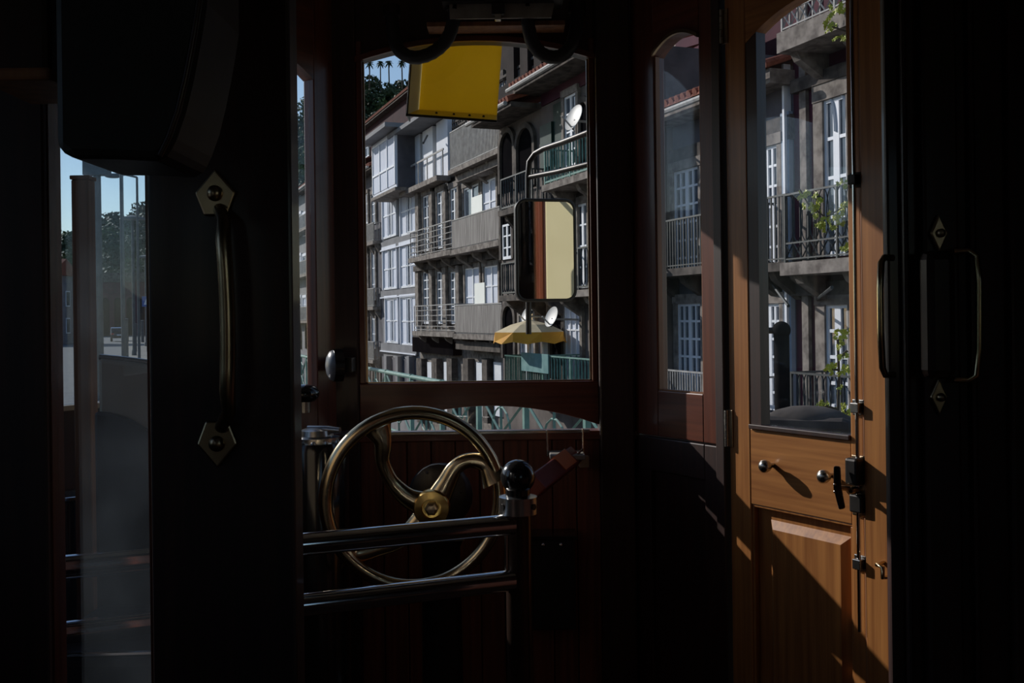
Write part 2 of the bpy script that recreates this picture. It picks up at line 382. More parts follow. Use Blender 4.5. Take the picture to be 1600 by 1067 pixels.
x530 = FR.at(532, 345)[0]; x985 = FR.at(986, 345)[0]
MB().box(wx0-.018, wx0, -.01, .035, zs, zside+.06).build('frame_stile', 'wood_red', w1, bevel=.003)
MB().box(wx1, wx1+.018, -.01, .035, zs, zside+.06).build('frame_stile', 'wood_red', w1, bevel=.003)
ar = arc(wx0-.02, wx1+.02, zside-.004, zside-.004, zcrown)
MB().loft(ar, [(x, ZC-.03) for x, z in ar], -.005, .035).build('header', 'wood_dark', w1)
MB().loft(ar, [(x, z+.016) for x, z in ar], -.018, -.005).build('arch_bead', 'wood_red_h', w1)
lo = arc(wx0-.018, wx1+.018, FR.at(560, 678)[1], FR.at(915, 663)[1], FR.at(745, 634)[1])
MB().loft(lo, [(x, zs) for x, z in lo], -.014, .032).build('bottom_rail', 'wood_red_h', w1, bevel=.003)
MB().box(wx0, wx1, .010, .014, zs, zcrown).build('pane', 'pane_clear', w1)
MB().box(wx0, wx1, .018, .021, zslot-.004, zs).build('lower_pane', 'pane_clear', w1)
m = MB().box(wx0, wx0+.005, .0, .010, zs, zside); m.box(wx1-.006, wx1, .0, .010, zs, zside); m.box(wx0, wx1, .0, .010, zs, zs+.004)
m.build('glazing_bead', 'brass_old', w1)
struct(MB().box(-.506+x530-.045, -.506+wx0-.018, 2.985, 3.05, 0, ZC).build('trim_1', 'wood_dark', bevel=.006), 'dark pillar left of the windscreen')
struct(MB().box(-.506+wx1+.018, -.506+x985, 2.965, 3.05, 0, ZC).build('trim_2', 'wood_dark', bevel=.006), 'dark pillar right of the windscreen')
struct(MB().box(-.506+wx1+.02, -.506+x985+.03, 3.051, 3.06, -.5, ZC+.04).build('trim_3', 'cream'), 'cream outer face of the right pillar')
struct(MB().box(-.506+x530-.02, -.506+wx0-.02, 3.051, 3.06, -.5, ZC+.04).build('trim_4', 'cream'), 'cream outer face of the left pillar')

# ---- right corner window
w2 = struct(RP.root('window_2'), 'narrow arched corner window between windscreen and door')
gx0 = RP.at(1024, 345)[0]; gx1 = RP.at(1095, 345)[0]; sd0 = RP.at(1136, 500)[0]
gz0 = RP.at(1066, 613)[1]; gzl = RP.at(1024, 88)[1]; gzr = RP.at(1092, 58)[1]
rz0 = RP.at(1060, 686)[1]
MB().box(.012, gx0, 0, .04, rz0, ZC).build('frame_stile', 'wood_red', w2, bevel=.003)
MB().box(gx1, sd0-.035, 0, .04, rz0, ZC).build('frame_stile', 'wood_red', w2, bevel=.003)
MB().box(gx0, gx1, 0, .04, rz0, gz0).build('bottom_rail', 'wood_red_h', w2, bevel=.003)
ar = arc(gx0, gx1, gzl, gzr, (gzl+gzr)/2+.035)
MB().loft(ar, [(x, ZC) for x, z in ar], 0, .04).build('header', 'wood_red_h', w2)
MB().loft(ar, [(x, z+.010) for x, z in ar], -.008, 0).build('arch_bead', 'brass_old', w2)
MB().box(gx0, gx1, .018, .022, gz0, gzr+.05).build('pane', 'pane_door', w2)
m = MB().box(gx0, gx0+.005, .004, .018, gz0, gzl); m.box(gx1-.004, gx1, .004, .018, gz0, gzr); m.box(gx0, gx1, .004, .018, gz0, gz0+.004)
m.build('glazing_bead', 'wood_brown', w2)
wr = struct(RP.root('wall_corner_right'), 'panelled dark wood below the corner window')
MB().box(.012, sd0-.03, .012, .045, 0, rz0-.004).build('backing', 'wood_dark', wr)
MB().box(.012, .085, -.002, .012, 0, rz0-.004).build('stile', 'wood_dark', wr, bevel=.003)
MB().box(sd0-.09, sd0-.035, -.002, .012, 0, rz0-.004).build('stile', 'wood_dark', wr, bevel=.003)
MB().box(.085, sd0-.09, -.002, .012, rz0-.10, rz0-.004).build('rail', 'wood_dark', wr, bevel=.003)
MB().box(.085, sd0-.09, -.002, .012, 0, .14).build('rail', 'wood_dark', wr, bevel=.003)
MB().box(-.03, sd0-.03, .047, .056, -.5, rz0).build('outer_panel', 'cream', wr)
p0 = Vector((RP.P0[0]+RP.ex[0]*(sd0-.02), RP.P0[1]+RP.ex[1]*(sd0-.02), 0))
t5 = struct(empty('trim_5', p0, RP.rz), 'dark door post between corner window and door')
MB().box(-.016, .016, -.012, .05, 0, ZC).build('post', 'wood_dark', t5, bevel=.003)

# ---- folding entrance door
hx = RP.P0[0]+RP.ex[0]*sd0; hy = RP.P0[1]+RP.ex[1]*sd0
DR = Plane((hx, hy), (.53, -.848))
d1 = struct(DR.root('door_1'), 'varnished wooden folding entrance door lit by the sun')
dl = DR.at(1140, 660)[0]; dr = DR.at(1349, 660)[0]
gl = DR.at(1186, 500)[0]; gr = DR.at(1327, 500)[0]
gb = DR.at(1250, 671)[1]; gtl = DR.at(1178, 56)[1]; gtr = DR.at(1318, -20)[1]
pt = DR.at(1252, 803)[1]; pst = DR.at(1173, 760)[0]; psr = DR.at(1330, 760)[0]
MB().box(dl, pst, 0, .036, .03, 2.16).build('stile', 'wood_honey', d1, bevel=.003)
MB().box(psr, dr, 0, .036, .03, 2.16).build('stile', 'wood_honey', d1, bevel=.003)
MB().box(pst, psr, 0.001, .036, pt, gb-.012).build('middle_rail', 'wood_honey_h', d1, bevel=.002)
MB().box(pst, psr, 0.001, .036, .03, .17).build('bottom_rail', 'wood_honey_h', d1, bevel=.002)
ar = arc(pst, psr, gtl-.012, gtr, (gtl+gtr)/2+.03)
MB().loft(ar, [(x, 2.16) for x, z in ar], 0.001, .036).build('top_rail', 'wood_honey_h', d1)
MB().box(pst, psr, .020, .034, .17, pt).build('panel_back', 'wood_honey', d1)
rx0, rz1 = DR.at(1196, 813); rx1 = DR.at(1322, 830)[0]
zt_ = rz1; zb_ = .25; bv = .02
m = MB()
A = [(rx0, .020, zb_), (rx1, .020, zb_), (rx1, .020, zt_), (rx0, .020, zt_)]
B = [(rx0+bv, .004, zb_+bv), (rx1-bv, .004, zb_+bv), (rx1-bv, .004, zt_-bv), (rx0+bv, .004, zt_-bv)]
m.add(A+B, [(0,1,5,4),(1,2,6,5),(2,3,7,6),(3,0,4,7),(4,5,6,7),(0,3,2,1)])
m.build('raised_panel', 'wood_honey', d1)
m = MB(); q = .007
m.box(pst, psr, .004, .02, pt-q, pt); m.box(pst, pst+q, .004, .02, .17, pt-q); m.box(psr-q, psr, .004, .02, .17, pt-q); m.box(pst, psr, .004, .02, .17, .17+q)
m.build('panel_moulding', 'wood_honey', d1, bevel=.002)
MB().box(pst, psr, .016, .020, gb, gtr+.06).build('pane', 'pane_door', d1)
m = MB()
m.box(pst, gl, .002, .034, gb, 2.1); m.box(gr, psr, .002, .034, gb, 2.1)
m.build('glazing_frame', 'wood_dark', d1)
MB().box(pst, psr, -.006, .015, gb-.012, gb).build('glass_sill', 'wood_dark', d1, bevel=.002)
# hardware
def dpt(px, py, off): s, z = DR.at(px, py, off); return (s, -off, z)
kn = [(.006, 0), (.007, .012), (.013, .018), (.016, .027), (.015, .036), (.008, .042), (.001, .043)]
for px, py in ((1199, 728), (1291, 744)):
    s, z = DR.at(px, py, .02)
    MB().lathe(kn, (s, 0, z), (0, -1, 0), 18).build('knob', 'steel', d1, smooth=50)
s_r = DR.at(1338, 560, .014)[0]
MB().cyl((s_r, -.014, DR.at(1338, 985, .014)[1]), (s_r, -.014, 2.15), .0045, 10).build('bolt_rod', 'chrome', d1, smooth=60)
for i, (py, hgt, mt) in enumerate(((280, .034, 'iron_dark'), (637, .036, 'steel'), (880, .036, 'steel'))):
    z = DR.at(1338, py, .014)[1]
    br = MB().box(s_r-.020, s_r+.020, -.006, 0, z-hgt*.5, z+hgt*.5).box(s_r-.011, s_r+.011, -.024, -.006, z-hgt*.32, z+hgt*.32).build('rod_bracket', mt, d1, bevel=.002)
    for sx in (-1, 1):
        MB().sphere((s_r+sx*.0155, -.007, z), .0035, 8, 6).build('screw', 'steel', br, smooth=60)
zl0 = DR.at(1336, 806, .01)[1]; zl1 = DR.at(1336, 711, .01)[1]
lk = MB().box(s_r-.024, s_r+.022, -.007, 0, zl0, zl1).build('lock_plate', 'brass_old', d1, bevel=.003)
zm = (zl0+zl1)/2
MB().box(s_r-.018, s_r+.016, -.038, -.007, zm+.004, zl1-.004).build('lock_case', 'iron_dark', lk, bevel=.006)
MB().box(s_r-.018, s_r+.016, -.024, -.007, zl0+.01, zm-.018).build('lock_case', 'iron_dark', lk, bevel=.004)
MB().lathe([(.009, 0), (.009, .025), (.006, .03)], (s_r-.002, -.007, zm-.008), (0, -1, 0), 12).build('lock_spindle', 'brass', lk, smooth=50)
ha = dpt(1308, 728, .055); hb = dpt(1316, 795, .055)
m = MB().tube([(ha[0], -.055, ha[2]), (ha[0]*.5+hb[0]*.5, -.062, (ha[2]+hb[2])/2), (hb[0], -.055, hb[2])], [.0125, .0145, .0125], 4, flat=.7)
lh = m.build('lever', 'black_gloss', d1, bevel=.004); lh['label'] = 'black oblong latch lever'
MB().cyl((s_r-.004, -.012, zm-.008), ((ha[0]+hb[0])/2, -.058, (ha[2]+hb[2])/2), .006, 10).build('lever_arm', 'brass_old', lh, smooth=60)
for dz in (-.008, .008):
    MB().sphere(((ha[0]+hb[0])/2, -.071, (ha[2]+hb[2])/2+dz), .0035, 8, 6).build('screw', 'steel', lh, smooth=60)
zh0 = DR.at(1137, 697)[1]; zh1 = DR.at(1137, 640)[1]
for (za, zb2) in ((zh0, zh1), (1.9, 1.99)):
    hg = MB().box(-.016, .018, -.004, 0, za, zb2).build('hinge', 'brass_old', d1, bevel=.001)
    st = (zb2-za)/5
    for i in range(5):
        MB().cyl((0, -.007, za+st*i+.0006), (0, -.007, za+st*(i+1)-.0006), .0062, 10).build('hinge_knuckle', 'steel', hg, smooth=60)
# near door post with its keeper
ex = DR.ex
pp = (hx+ex[0]*(dr+.004), hy+ex[1]*(dr+.004), 0)
t6 = struct(empty('trim_6', pp, DR.rz), 'sunlit varnished door post right of the door')
xq = DR.at(1379, 533)[0]-dr
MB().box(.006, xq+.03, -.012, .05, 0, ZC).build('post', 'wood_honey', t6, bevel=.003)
MB().box(-.003, .006, -.004, .05, 0, ZC).build('post_bead', 'wood_brown', t6, bevel=.002)
kx, kzz = DR.at(1376, 893, .03); kx -= dr+.004
m = MB().tube([(kx-.006, -.012, kzz+.016), (kx-.006, -.034, kzz+.014), (kx+.010, -.036, kzz+.012), (kx+.010, -.036, kzz-.010), (kx+.010, -.012, kzz-.012)], .005, 8)
m.build('keeper', 'brass', t6, smooth=60)

# ---- left slanted side: corner window and glazed side door
w3 = struct(LP.root('window_3'), 'narrow corner window left of the windscreen')
LW = 1.05
lg1 = LP.at(493, 350)[0]; lg0 = lg1-.30; lz0 = LP.at(478, 612)[1]; lz1 = LP.at(475, 112)[1]
MB().box(lg1, LW-.004, 0, .04, 0, ZC).build('frame_stile', 'wood_red', w3, bevel=.003)
MB().box(lg0-.05, lg0, 0, .04, 0, ZC).build('frame_stile', 'wood_red', w3, bevel=.003)
MB().box(lg0, lg1, 0, .04, 0, lz0).build('lower_panel', 'wood_red', w3, bevel=.003)
ar = arc(lg0, lg1, lz1+.02, lz1-.015, lz1+.04)
MB().loft(ar, [(x, ZC) for x, z in ar], 0, .04).build('header', 'wood_red_h', w3)
MB().box(lg0, lg1, .018, .022, lz0, lz1+.06).build('pane', 'pane_clear', w3)
MB().box(-.02, LW+.02, .045, .053, -.5, .95).build('outer_panel', 'cream', w3)
w4 = struct(LP.root('window_4'), 'side window of the driver platform facing the street')
sz0 = LP.at(115, 632)[1]
MB().box(-.02, .06, 0, .04, 0, ZC).build('frame_stile', 'wood_dark', w4, bevel=.003)
MB().box(.06, lg0-.05, 0, .04, 0, sz0).build('lower_panel', 'wood_dark', w4, bevel=.003)
MB().box(.06, lg0-.05, 0, .04, 1.75, ZC).build('header', 'wood_dark', w4, bevel=.003)
MB().box(.06, lg0-.05, .018, .022, sz0, 1.75).build('pane', 'pane_clear', w4)
MB().box(.06, lg0-.05, -.012, .0, sz0-.012, sz0).build('sill', 'tan_panel', w4, bevel=.002)

# =================================================================== THE TRAM: fittings
# hand wheel
HWY = 2.40
wc = P(648, 778, HWY); hub = P(675, 793, HWY)
t = tag(empty('hand_brake', (wc.x, HWY, 0)), 'polished brass hand brake wheel with curved spokes before the dash', 'hand brake')
def wl(px, py, dy=0.0):
    p = P(px, py, HWY); return (p.x-wc.x, dy, p.z)
R = .2000
ring = [(R*math.cos(2*PI*i/72), -.02+.03*math.cos(2*PI*i/72+.4), wc.z+R*1.015*math.sin(2*PI*i/72)) for i in range(72)]
MB().tube(ring, .0160, 16, closed=True).build('rim', 'brass', t, smooth=60)
hb3 = (hub.x-wc.x, .0, hub.z)
MB().lathe([(.018, -.03), (.042, -.022), (.043, .012), (.040, .018), (.024, .020), (.022, .010), (.001, .009)], hb3, (0, -1, 0), 28).build('hub', 'gold_brass', t, smooth=40)
nu = MB().lathe([(.016, 0), (.016, .012), (.010, .020), (.001, .021)], (hb3[0], -.009, hb3[2]), (0, -1, 0), 6).build('hub_nut', 'brass_old', t)
def spoke(pts, rs):
    # smooth through the points
    P4 = [Vector(p) for p in pts]; out = []; rr = []
    for i in range(len(P4)-1):
        p0 = P4[max(i-1, 0)]; p1 = P4[i]; p2 = P4[i+1]; p3 = P4[min(i+2, len(P4)-1)]
        for k in range(6):
            u = k/6; out.append(.5*((2*p1)+(p2-p0)*u+(2*p0-5*p1+4*p2-p3)*u*u+(3*p1-p0-3*p2+p3)*u**3)); rr.append(rs[i]+(rs[i+1]-rs[i])*u)
    out.append(P4[-1]); rr.append(rs[-1])
    MB().tube(out, [q*1.15 for q in rr], 12, flat=.5, ref=(0, 1, 0)).build('spoke', 'brass', t, smooth=60)
spoke([wl(592, 668, -.02), wl(600, 690, -.02), wl(599, 720, -.01), wl(612, 752, 0), wl(637, 778, .005), wl(665, 790, .01)], [.030, .018, .014, .015, .020, .028])
spoke([wl(776, 752, .0), wl(760, 726, .0), wl(735, 719, 0), wl(712, 730, 0), wl(697, 756, .005), wl(680, 788, .01)], [.032, .018, .015, .016, .020, .028])
spoke([wl(540, 862, -.03), wl(560, 864, -.02), wl(592, 856, -.01), wl(622, 846, 0), wl(648, 822, .005), wl(670, 798, .01)], [.028, .018, .015, .016, .020, .028])
MB().cyl((hb3[0], .02, hb3[2]), (hb3[0], .22, hb3[2]), .018, 14).build('shaft', 'steel', t, smooth=60)
# stand that carries the wheel
bs = tag(empty('brake_stand', (hub.x, 2.62, 0)), 'dark iron brake stand behind the hand wheel', 'stand')
MB().lathe([(.13, 0), (.13, .03), (.07, .06), (.055, .12), (.05, .60), (.075, hub.z-.10)], (0, .06, 0), (0, 0, 1), 24).build('column', 'iron_dark', bs, smooth=40)
MB().sphere((0, .06, hub.z-.02), .085, 22, 12, (1, .85, 1.0)).build('gear_case', 'black_rubber', bs, smooth=60)
MB().lathe([(.07, 0), (.07, .02), (.045, .03)], (0, .02, hub.z), (0, -1, 0), 20).build('bearing', 'iron_dark', bs, smooth=40)
for a in range(6):
    MB().sphere((.055*math.cos(a*PI/3), .0, hub.z+.055*math.sin(a*PI/3)), .007, 8, 6).build('bolt', 'iron_dark', bs)
# motor controller
c = P(494, 690, 2.62); cy0 = 2.62
co = tag(empty('motor_controller', (c.x, cy0, 0)), 'tall black motor controller with metal cap left of the hand wheel', 'controller')
MB().lathe([(.10, 0), (.10, .04), (.082, .06), (.082, c.z-.02), (.075, c.z)], (0, 0, 0), (0, 0, 1), 30).build('body', 'black_gloss', co, smooth=40)
cap = MB().lathe([(.06, c.z), (.06, c.z+.012), (.045, c.z+.016), (.042, c.z+.03), (.02, c.z+.036)], (0, 0, 0), (0, 0, 1), 26).build('cap', 'steel', co, smooth=40)
MB().tube([(-.02, -.0, c.z+.03), (.03, -.01, c.z+.032), (.065, -.02, c.z+.03)], [.012, .010, .008], 10).build('crank', 'steel', co, smooth=60)
for a in range(7):
    MB().sphere((.068*math.cos(-a*.5), .068*math.sin(-a*.5), c.z+.001), .006, 8, 6).build('rivet', 'steel', co)
gq = P(545, 679, 2.75)
rg = tag(MB().lathe([(.03, 0), (.034, .004), (.034, .012), (.02, .015)], (gq.x, 2.75, gq.z-.006), (0, 0, 1), 22).build('gauge_ring', 'steel', smooth=40), 'flat metal ring on the ledge right of the motor controller', 'ring')
# shelf bracket carrying the ring
# rail barrier with ball-topped post
PY = 2.0
pb = P(811, 900, PY); bt = P(808, 745, PY); ct = P(808, 789, PY)
br = tag(empty('barrier_rail', (pb.x, PY, 0)), 'chrome double rail barrier on a ball-topped post', 'barrier')
po = MB().cyl((0, 0, 0), (0, 0, ct.z), .0255, 24).build('post', 'post_iron', br, smooth=60)
MB().lathe([(.06, 0), (.06, .012), (.03, .02)], (0, 0, 0), (0, 0, 1), 24).build('post_foot', 'iron_dark', br, smooth=40)
cl = MB().lathe([(.030, 0), (.0375, .001), (.0375, .034), (.030, .035)], (0, 0, ct.z-.017), (0, 0, 1), 32).build('collar', 'steel', br, smooth=40)
for a in (-2.5, -.65):
    MB().lathe([(.006, 0), (.006, .003)], (.0365*math.cos(a), .0365*math.sin(a), ct.z), (math.cos(a), math.sin(a), 0), 10).build('collar_screw', 'iron_dark', cl)
MB().cyl((0, 0, ct.z+.017), (0, 0, bt.z-.02), .024, 20).build('neck', 'black_gloss', br, smooth=60)
MB().sphere((0, 0, bt.z), .034, 28, 18).build('ball', 'black_gloss', br, smooth=60)
def rail(pyl, pyr):
    pr = P(801, pyr, PY-.012); pl_ = P(468, pyl, 1.832)
    d = pl_-pr; e = pr + d*2.05
    o = Vector((pb.x, PY, 0)); z = (pr.z+pl_.z)/2
    q = Vector((pr.x, pr.y, z))-o; e2 = Vector((e.x, e.y, z))-o
    MB().cyl(q, e2, .0203, 28).build('rail', 'chrome', br, smooth=60)
    return q
q1 = rail(850, 820); q2 = rail(945, 907)
MB().cyl((q1.x-.012, q1.y, q1.z-.016), (q2.x-.012, q2.y, q2.z+.016), .0042, 10).build('tie_bar', 'chrome', br, smooth=60)
en = P(250, 850, 1.70)
MB().cyl((en.x-pb.x-.20, en.y-PY-.06, 0), (en.x-pb.x-.20, en.y-PY-.06, q1.z+.05), .0225, 18).build('end_post', 'iron_dark', br, smooth=60)
# red lever with tray under the windscreen
lv = P(880, 735, 2.75)
la = tag(empty('red_lever', (lv.x, 2.75, 0)), 'dark red lever arm with painted sunlit patch below the windscreen', 'lever')
pa = P(832, 762, 2.52); pc = P(893, 716, 2.90); o3 = Vector((lv.x, 2.75, 0))
MB().tube([pa-o3, pc-o3], .036, 4, flat=1.0).build('arm', 'red_enamel', la, bevel=.004)
u0 = pa.lerp(pc, .52); u1 = pa.lerp(pc, .82)
MB().tube([u0-o3+Vector((0,0,.006)), u1-o3+Vector((0,0,.006))], .0335, 4).build('patch', 'sunlit_orange', la)  # sunlit spot on the arm, painted as a brighter orange
tp = P(885, 709, 2.9)
tr = MB().box(tp.x-o3.x-.048, tp.x-o3.x+.050, .09, .20, tp.z-.010, tp.z+.004).build('tray', 'grey_plate', la, bevel=.003)
for dx, top in ((-.052, .064), (.050, .066)):
    MB().cyl((tp.x-o3.x+dx, .19, tp.z-.012), (tp.x-o3.x+dx, .19, tp.z+top), .0028, 8).build('hanger', 'steel', tr)
MB().sphere((tp.x-o3.x+.0, .085, tp.z-.006), .011, 12, 8).build('tray_knob', 'black_gloss', tr, smooth=60)
for dx in (-.02, .03):
    MB().cyl((tp.x-o3.x+dx, .10, tp.z+.006), (tp.x-o3.x+dx+.016, .15, tp.z+.012), .003, 8).build('clip', 'steel', tr)
bb = P(912, 720, 2.98)
MB().box(bb.x-o3.x-.014, bb.x-o3.x+.014, .205, .235, bb.z-.016, bb.z+.016).build('wall_bracket', 'tan_panel', la, bevel=.002)
# black box on the dash by the post
xb = P(865, 905, 2.92)
jb = tag(empty('junction_box', (xb.x, 2.93, 0)), 'black metal box fixed low on the planks behind the ball post', 'box')
z0 = P(865, 980, 2.92).z; z1 = P(865, 838, 2.92).z
MB().box(-.062, .062, -.04, .058, z0, z1).build('case', 'black_paint', jb, bevel=.006)
MB().box(-.068, .068, -.046, .058, z1-.004, z1+.008).build('lid', 'black_gloss', jb, bevel=.003)
for dx in (-.03, .02):
    MB().sphere((dx, -.045, z1-.016), .006, 8, 6).build('screw', 'steel', jb)
# round buzzer on the left pillar and black knob on the left sill
bz = P(520, 571, 2.88)
bu = tag(empty('warning_bell', (bz.x, 2.88, bz.z)), 'round black and white bell on the left pillar', 'bell')
ax = Vector((-.94, -.34, 0)).normalized()
MB().lathe([(.03, -.03), (.046, -.026), (.046, .0)], (0, 0, 0), ax, 28).build('case', 'black_gloss', bu, smooth=40)
MB().lathe([(.044, 0), (.040, .008), (.026, .016), (.008, .020), (.001, .020)], (0, 0, 0), ax, 28).build('dome', 'white_enamel', bu, smooth=60)
MB().box(.015, .05, .02, .09, -.02, .02).build('bracket', 'black_paint', bu)
kb = P(474, 610, 2.80)
k2 = tag(empty('sill_knob', (kb.x, 2.80, kb.z-.03)), 'glossy black dome knob on the left window sill', 'knob')
MB().lathe([(.03, 0), (.042, .012), (.044, .026), (.034, .040), (.012, .046), (.001, .047)], (0, 0, 0), (0, 0, 1), 24).build('dome', 'black_gloss', k2, smooth=60)
MB().lathe([(.02, -.03), (.02, .0)], (0, 0, 0), (0, 0, 1), 16).build('stem', 'steel', k2)
# wires looped under the header, plate and batten over the windscreen
def hose(pts, label):
    q = [P(x, y, Y) for x, y, Y in pts]; out = []
    for i in range(len(q)-1):
        p0 = q[max(i-1, 0)]; p1 = q[i]; p2 = q[i+1]; p3 = q[min(i+2, len(q)-1)]
        for k in range(5):
            u = k/5; out.append(.5*((2*p1)+(p2-p0)*u+(2*p0-5*p1+4*p2-p3)*u*u+(3*p1-p0-3*p2+p3)*u**3))
    out.append(q[-1]); b = out[0]
    e = tag(empty('hose', b), label, 'hose', 'hoses above the windscreen')
    rs = [.0185 + (.0012 if i % 2 else 0) for i in range(len(out))]
    MB().tube([p-b for p in out], rs, 12).build('tube', 'black_rubber', e, smooth=60)
    for j, s in ((0, 1), (-1, -1)):
        d = (out[1]-out[0] if j == 0 else out[-1]-out[-2]).normalized(); p = out[j]-b
        MB().cyl(p - d*.012, p + d*.018, .025, 14).build('clamp', 'iron_dark', e, smooth=60)
hose([(712, 8, 2.86), (708, 35, 2.86), (698, 62, 2.87), (676, 82, 2.88), (648, 90, 2.89), (625, 80, 2.90), (615, 55, 2.91), (612, 20, 2.92)], 'black ribbed hose looping before the yellow box')
hose([(824, 4, 2.86), (825, 35, 2.86), (832, 66, 2.87), (850, 86, 2.88), (874, 88, 2.89), (892, 72, 2.90), (900, 45, 2.91), (902, 15, 2.92)], 'black ribbed hose looping at the upper right corner of the windscreen')
hp = P(783, 19, 2.84)
he = tag(empty('header_plate', (hp.x, 2.84, hp.z)), 'grey plate with black clamp above the windscreen', 'plate')
pc_ = P(703, 30, 2.84); pd_ = P(868, 8, 2.84)
MB().prism([(pc_.x-hp.x, pc_.z-hp.z), (pd_.x-hp.x-.012, pc_.z-hp.z), (pd_.x-hp.x, pd_.z-hp.z+.02), (pc_.x-hp.x-.002, pd_.z-hp.z+.02)], -.004, .004).build('plate', 'grey_plate', he)
MB().box(pc_.x-hp.x-.02, pd_.x-hp.x+.02, -.03, .05, pd_.z-hp.z+.005, pd_.z-hp.z+.05).build('lip', 'black_paint', he)
MB().box(-.026, .010, -.022, -.004, -.012, .03).build('clamp', 'black_paint', he, bevel=.003)
MB().box(-.018, .000, -.026, -.004, -.028, -.012).build('clamp_foot', 'steel', he, bevel=.002)
ba = P(668, 41, 2.93); bb2 = P(882, 41, 2.93)
bt2 = MB().box(ba.x, bb2.x, 2.90, 2.98, ba.z-.010, ba.z+.004).build('batten', 'wood_brown', bevel=.002)
struct(bt2, 'thin wooden batten above the windscreen'); bt2.name = 'trim_7'
# ---- things seen through the glass of the sliding door
sx = P(134, 600, 2.0); stp = P(132, 282, 2.0)
sp = tag(empty('wooden_stanchion', (sx.x, 2.0, 0)), 'slim brown wooden post behind the sliding door glass', 'post')
MB().box(-.017, .017, -.017, .017, 0, stp.z).build('shaft', 'wood_brown', sp, bevel=.003)
MB().box(-.019, .019, -.019, .019, stp.z, stp.z+.008).build('cap', 'wood_brown', sp, bevel=.002)
MB().box(-.03, .03, -.03, .03, 0, .03).build('foot', 'wood_brown', sp, bevel=.002)
SY = 1.92
s0 = P(152, 560, SY); s1 = P(243, 580, SY); sa = P(152, 642, SY); sb = P(243, 676, SY)
se = tag(empty('driver_seat', (s0.x+.17, SY, 0)), "driver's seat with tan curved backrest and dark padding", 'seat')
def bc(dx, zz): return (dx-.17, zz)
out_ = [bc(0, .50), bc(0, s0.z)] + [bc(.34*i/10, s0.z - (s0.z-s1.z)*(i/10)*3.0*(.4+.6*i/10)) for i in range(1, 11)] + [bc(.34, .50)]
MB().prism(out_, .0, .03).build('backrest', 'tan_panel', se, bevel=.008)
inn = [bc(.0, .58), bc(.0, sa.z)] + [bc(.105*i/8, sa.z-(sa.z-sb.z)*(i/8)**2) for i in range(1, 9)] + [bc(.118, sb.z-.06), bc(.105, .58)]
MB().prism(inn, -.02, .0).build('back_pad', 'upholstery', se, bevel=.006)
MB().tube([(x, .012, z+.002) for x, z in out_[1:-1]], .006, 8).build('edge_piping', 'steel', se, smooth=60)
zq = P(200, 970, 1.80).z
MB().box(-.175, .175, -.30, .0, zq-.10, zq).build('cushion', 'upholstery', se, bevel=.02)
MB().cyl((-.178, -.302, zq-.002), (.178, -.302, zq+.004), .0045, 8).build('front_edge', 'chrome', se)
zq2 = P(200, 892, 1.9).z
MB().cyl((-.17, -.024, zq2), (.12, -.024, zq2+.004), .003, 8).build('back_seam', 'steel', se)
MB().cyl((0, -.15, 0), (0, -.15, zq-.09), .035, 16).build('pedestal', 'iron_dark', se, smooth=60)
# small round drum and pale ledge at the very left
dq = P(110, 775, 2.05)
dm = tag(empty('round_drum', (dq.x-.02, 2.08, 0)), 'dark round drum with bright rim left of the wooden post', 'drum')
MB().lathe([(.05, .42), (.055, .43), (.055, dq.z-.012), (.05, dq.z-.006)], (0, 0, 0), (0, 0, 1), 24).build('body', 'black_gloss', dm, smooth=40)
MB().lathe([(.052, dq.z-.008), (.057, dq.z-.006), (.057, dq.z), (.05, dq.z+.002), (.001, dq.z+.003)], (0, 0, 0), (0, 0, 1), 24).build('rim', 'chrome', dm, smooth=40)
MB().cyl((0, 0, 0), (0, 0, .43), .02, 12).build('stem', 'iron_dark', dm)
# ---- dark fittings hanging from the saloon ceiling, near the camera
hx0 = P(85, 250, .9); hx1 = P(318, 0, .9); hxm = P(258, 246, .9)
ho = tag(empty('hanging_housing', ((hx0.x+hxm.x)/2, .9, 2.30)), 'large dark rounded housing hanging at upper left', 'housing')
o5 = Vector(((hx0.x+hxm.x)/2, .9, 2.30))
prof = [(hx0.x-o5.x, .02), (hx0.x-o5.x, hx0.z-o5.z+.012), (hx0.x-o5.x+.012, hx0.z-o5.z+.002)]
for px, py in ((180, 247), (240, 250), (258, 244), (272, 215), (286, 175), (297, 130), (306, 85), (314, 40), (320, 0)):
    q = P(px, py, .9); prof.append((q.x-o5.x, q.z-o5.z))
prof += [(prof[-1][0]+.004, .02)]
MB().prism(prof, 0, .12).build('shell', 'black_rubber', ho, bevel=.008)
edge = [P(px, py, .9) for px, py in ((258, 244), (272, 215), (286, 175), (297, 130), (306, 85), (314, 40), (320, 0), (323, -60))]
MB().tube([(q.x-o5.x-.004, -.002, q.z-o5.z) for q in edge], .0025, 8).build('edge_trim', 'wood_dark', ho, smooth=60)
u0 = P(-30, 124, .95); u1 = P(76, 124, .95)
hb2 = tag(empty('ceiling_box', ((u0.x+u1.x)/2, 1.0, 2.30)), 'dark box under the ceiling at the far upper left', 'box')
MB().box(-(u1.x-u0.x)/2, (u1.x-u0.x)/2, -.05, .05, u0.z-2.30, .02).build('case', 'wood_dark', hb2, bevel=.006)
MB().box(-(u1.x-u0.x)/2-.003, (u1.x-u0.x)/2+.003, -.054, .054, u0.z-2.30-.002, u0.z-2.30+.010).build('lip', 'wood_brown', hb2, bevel=.003)

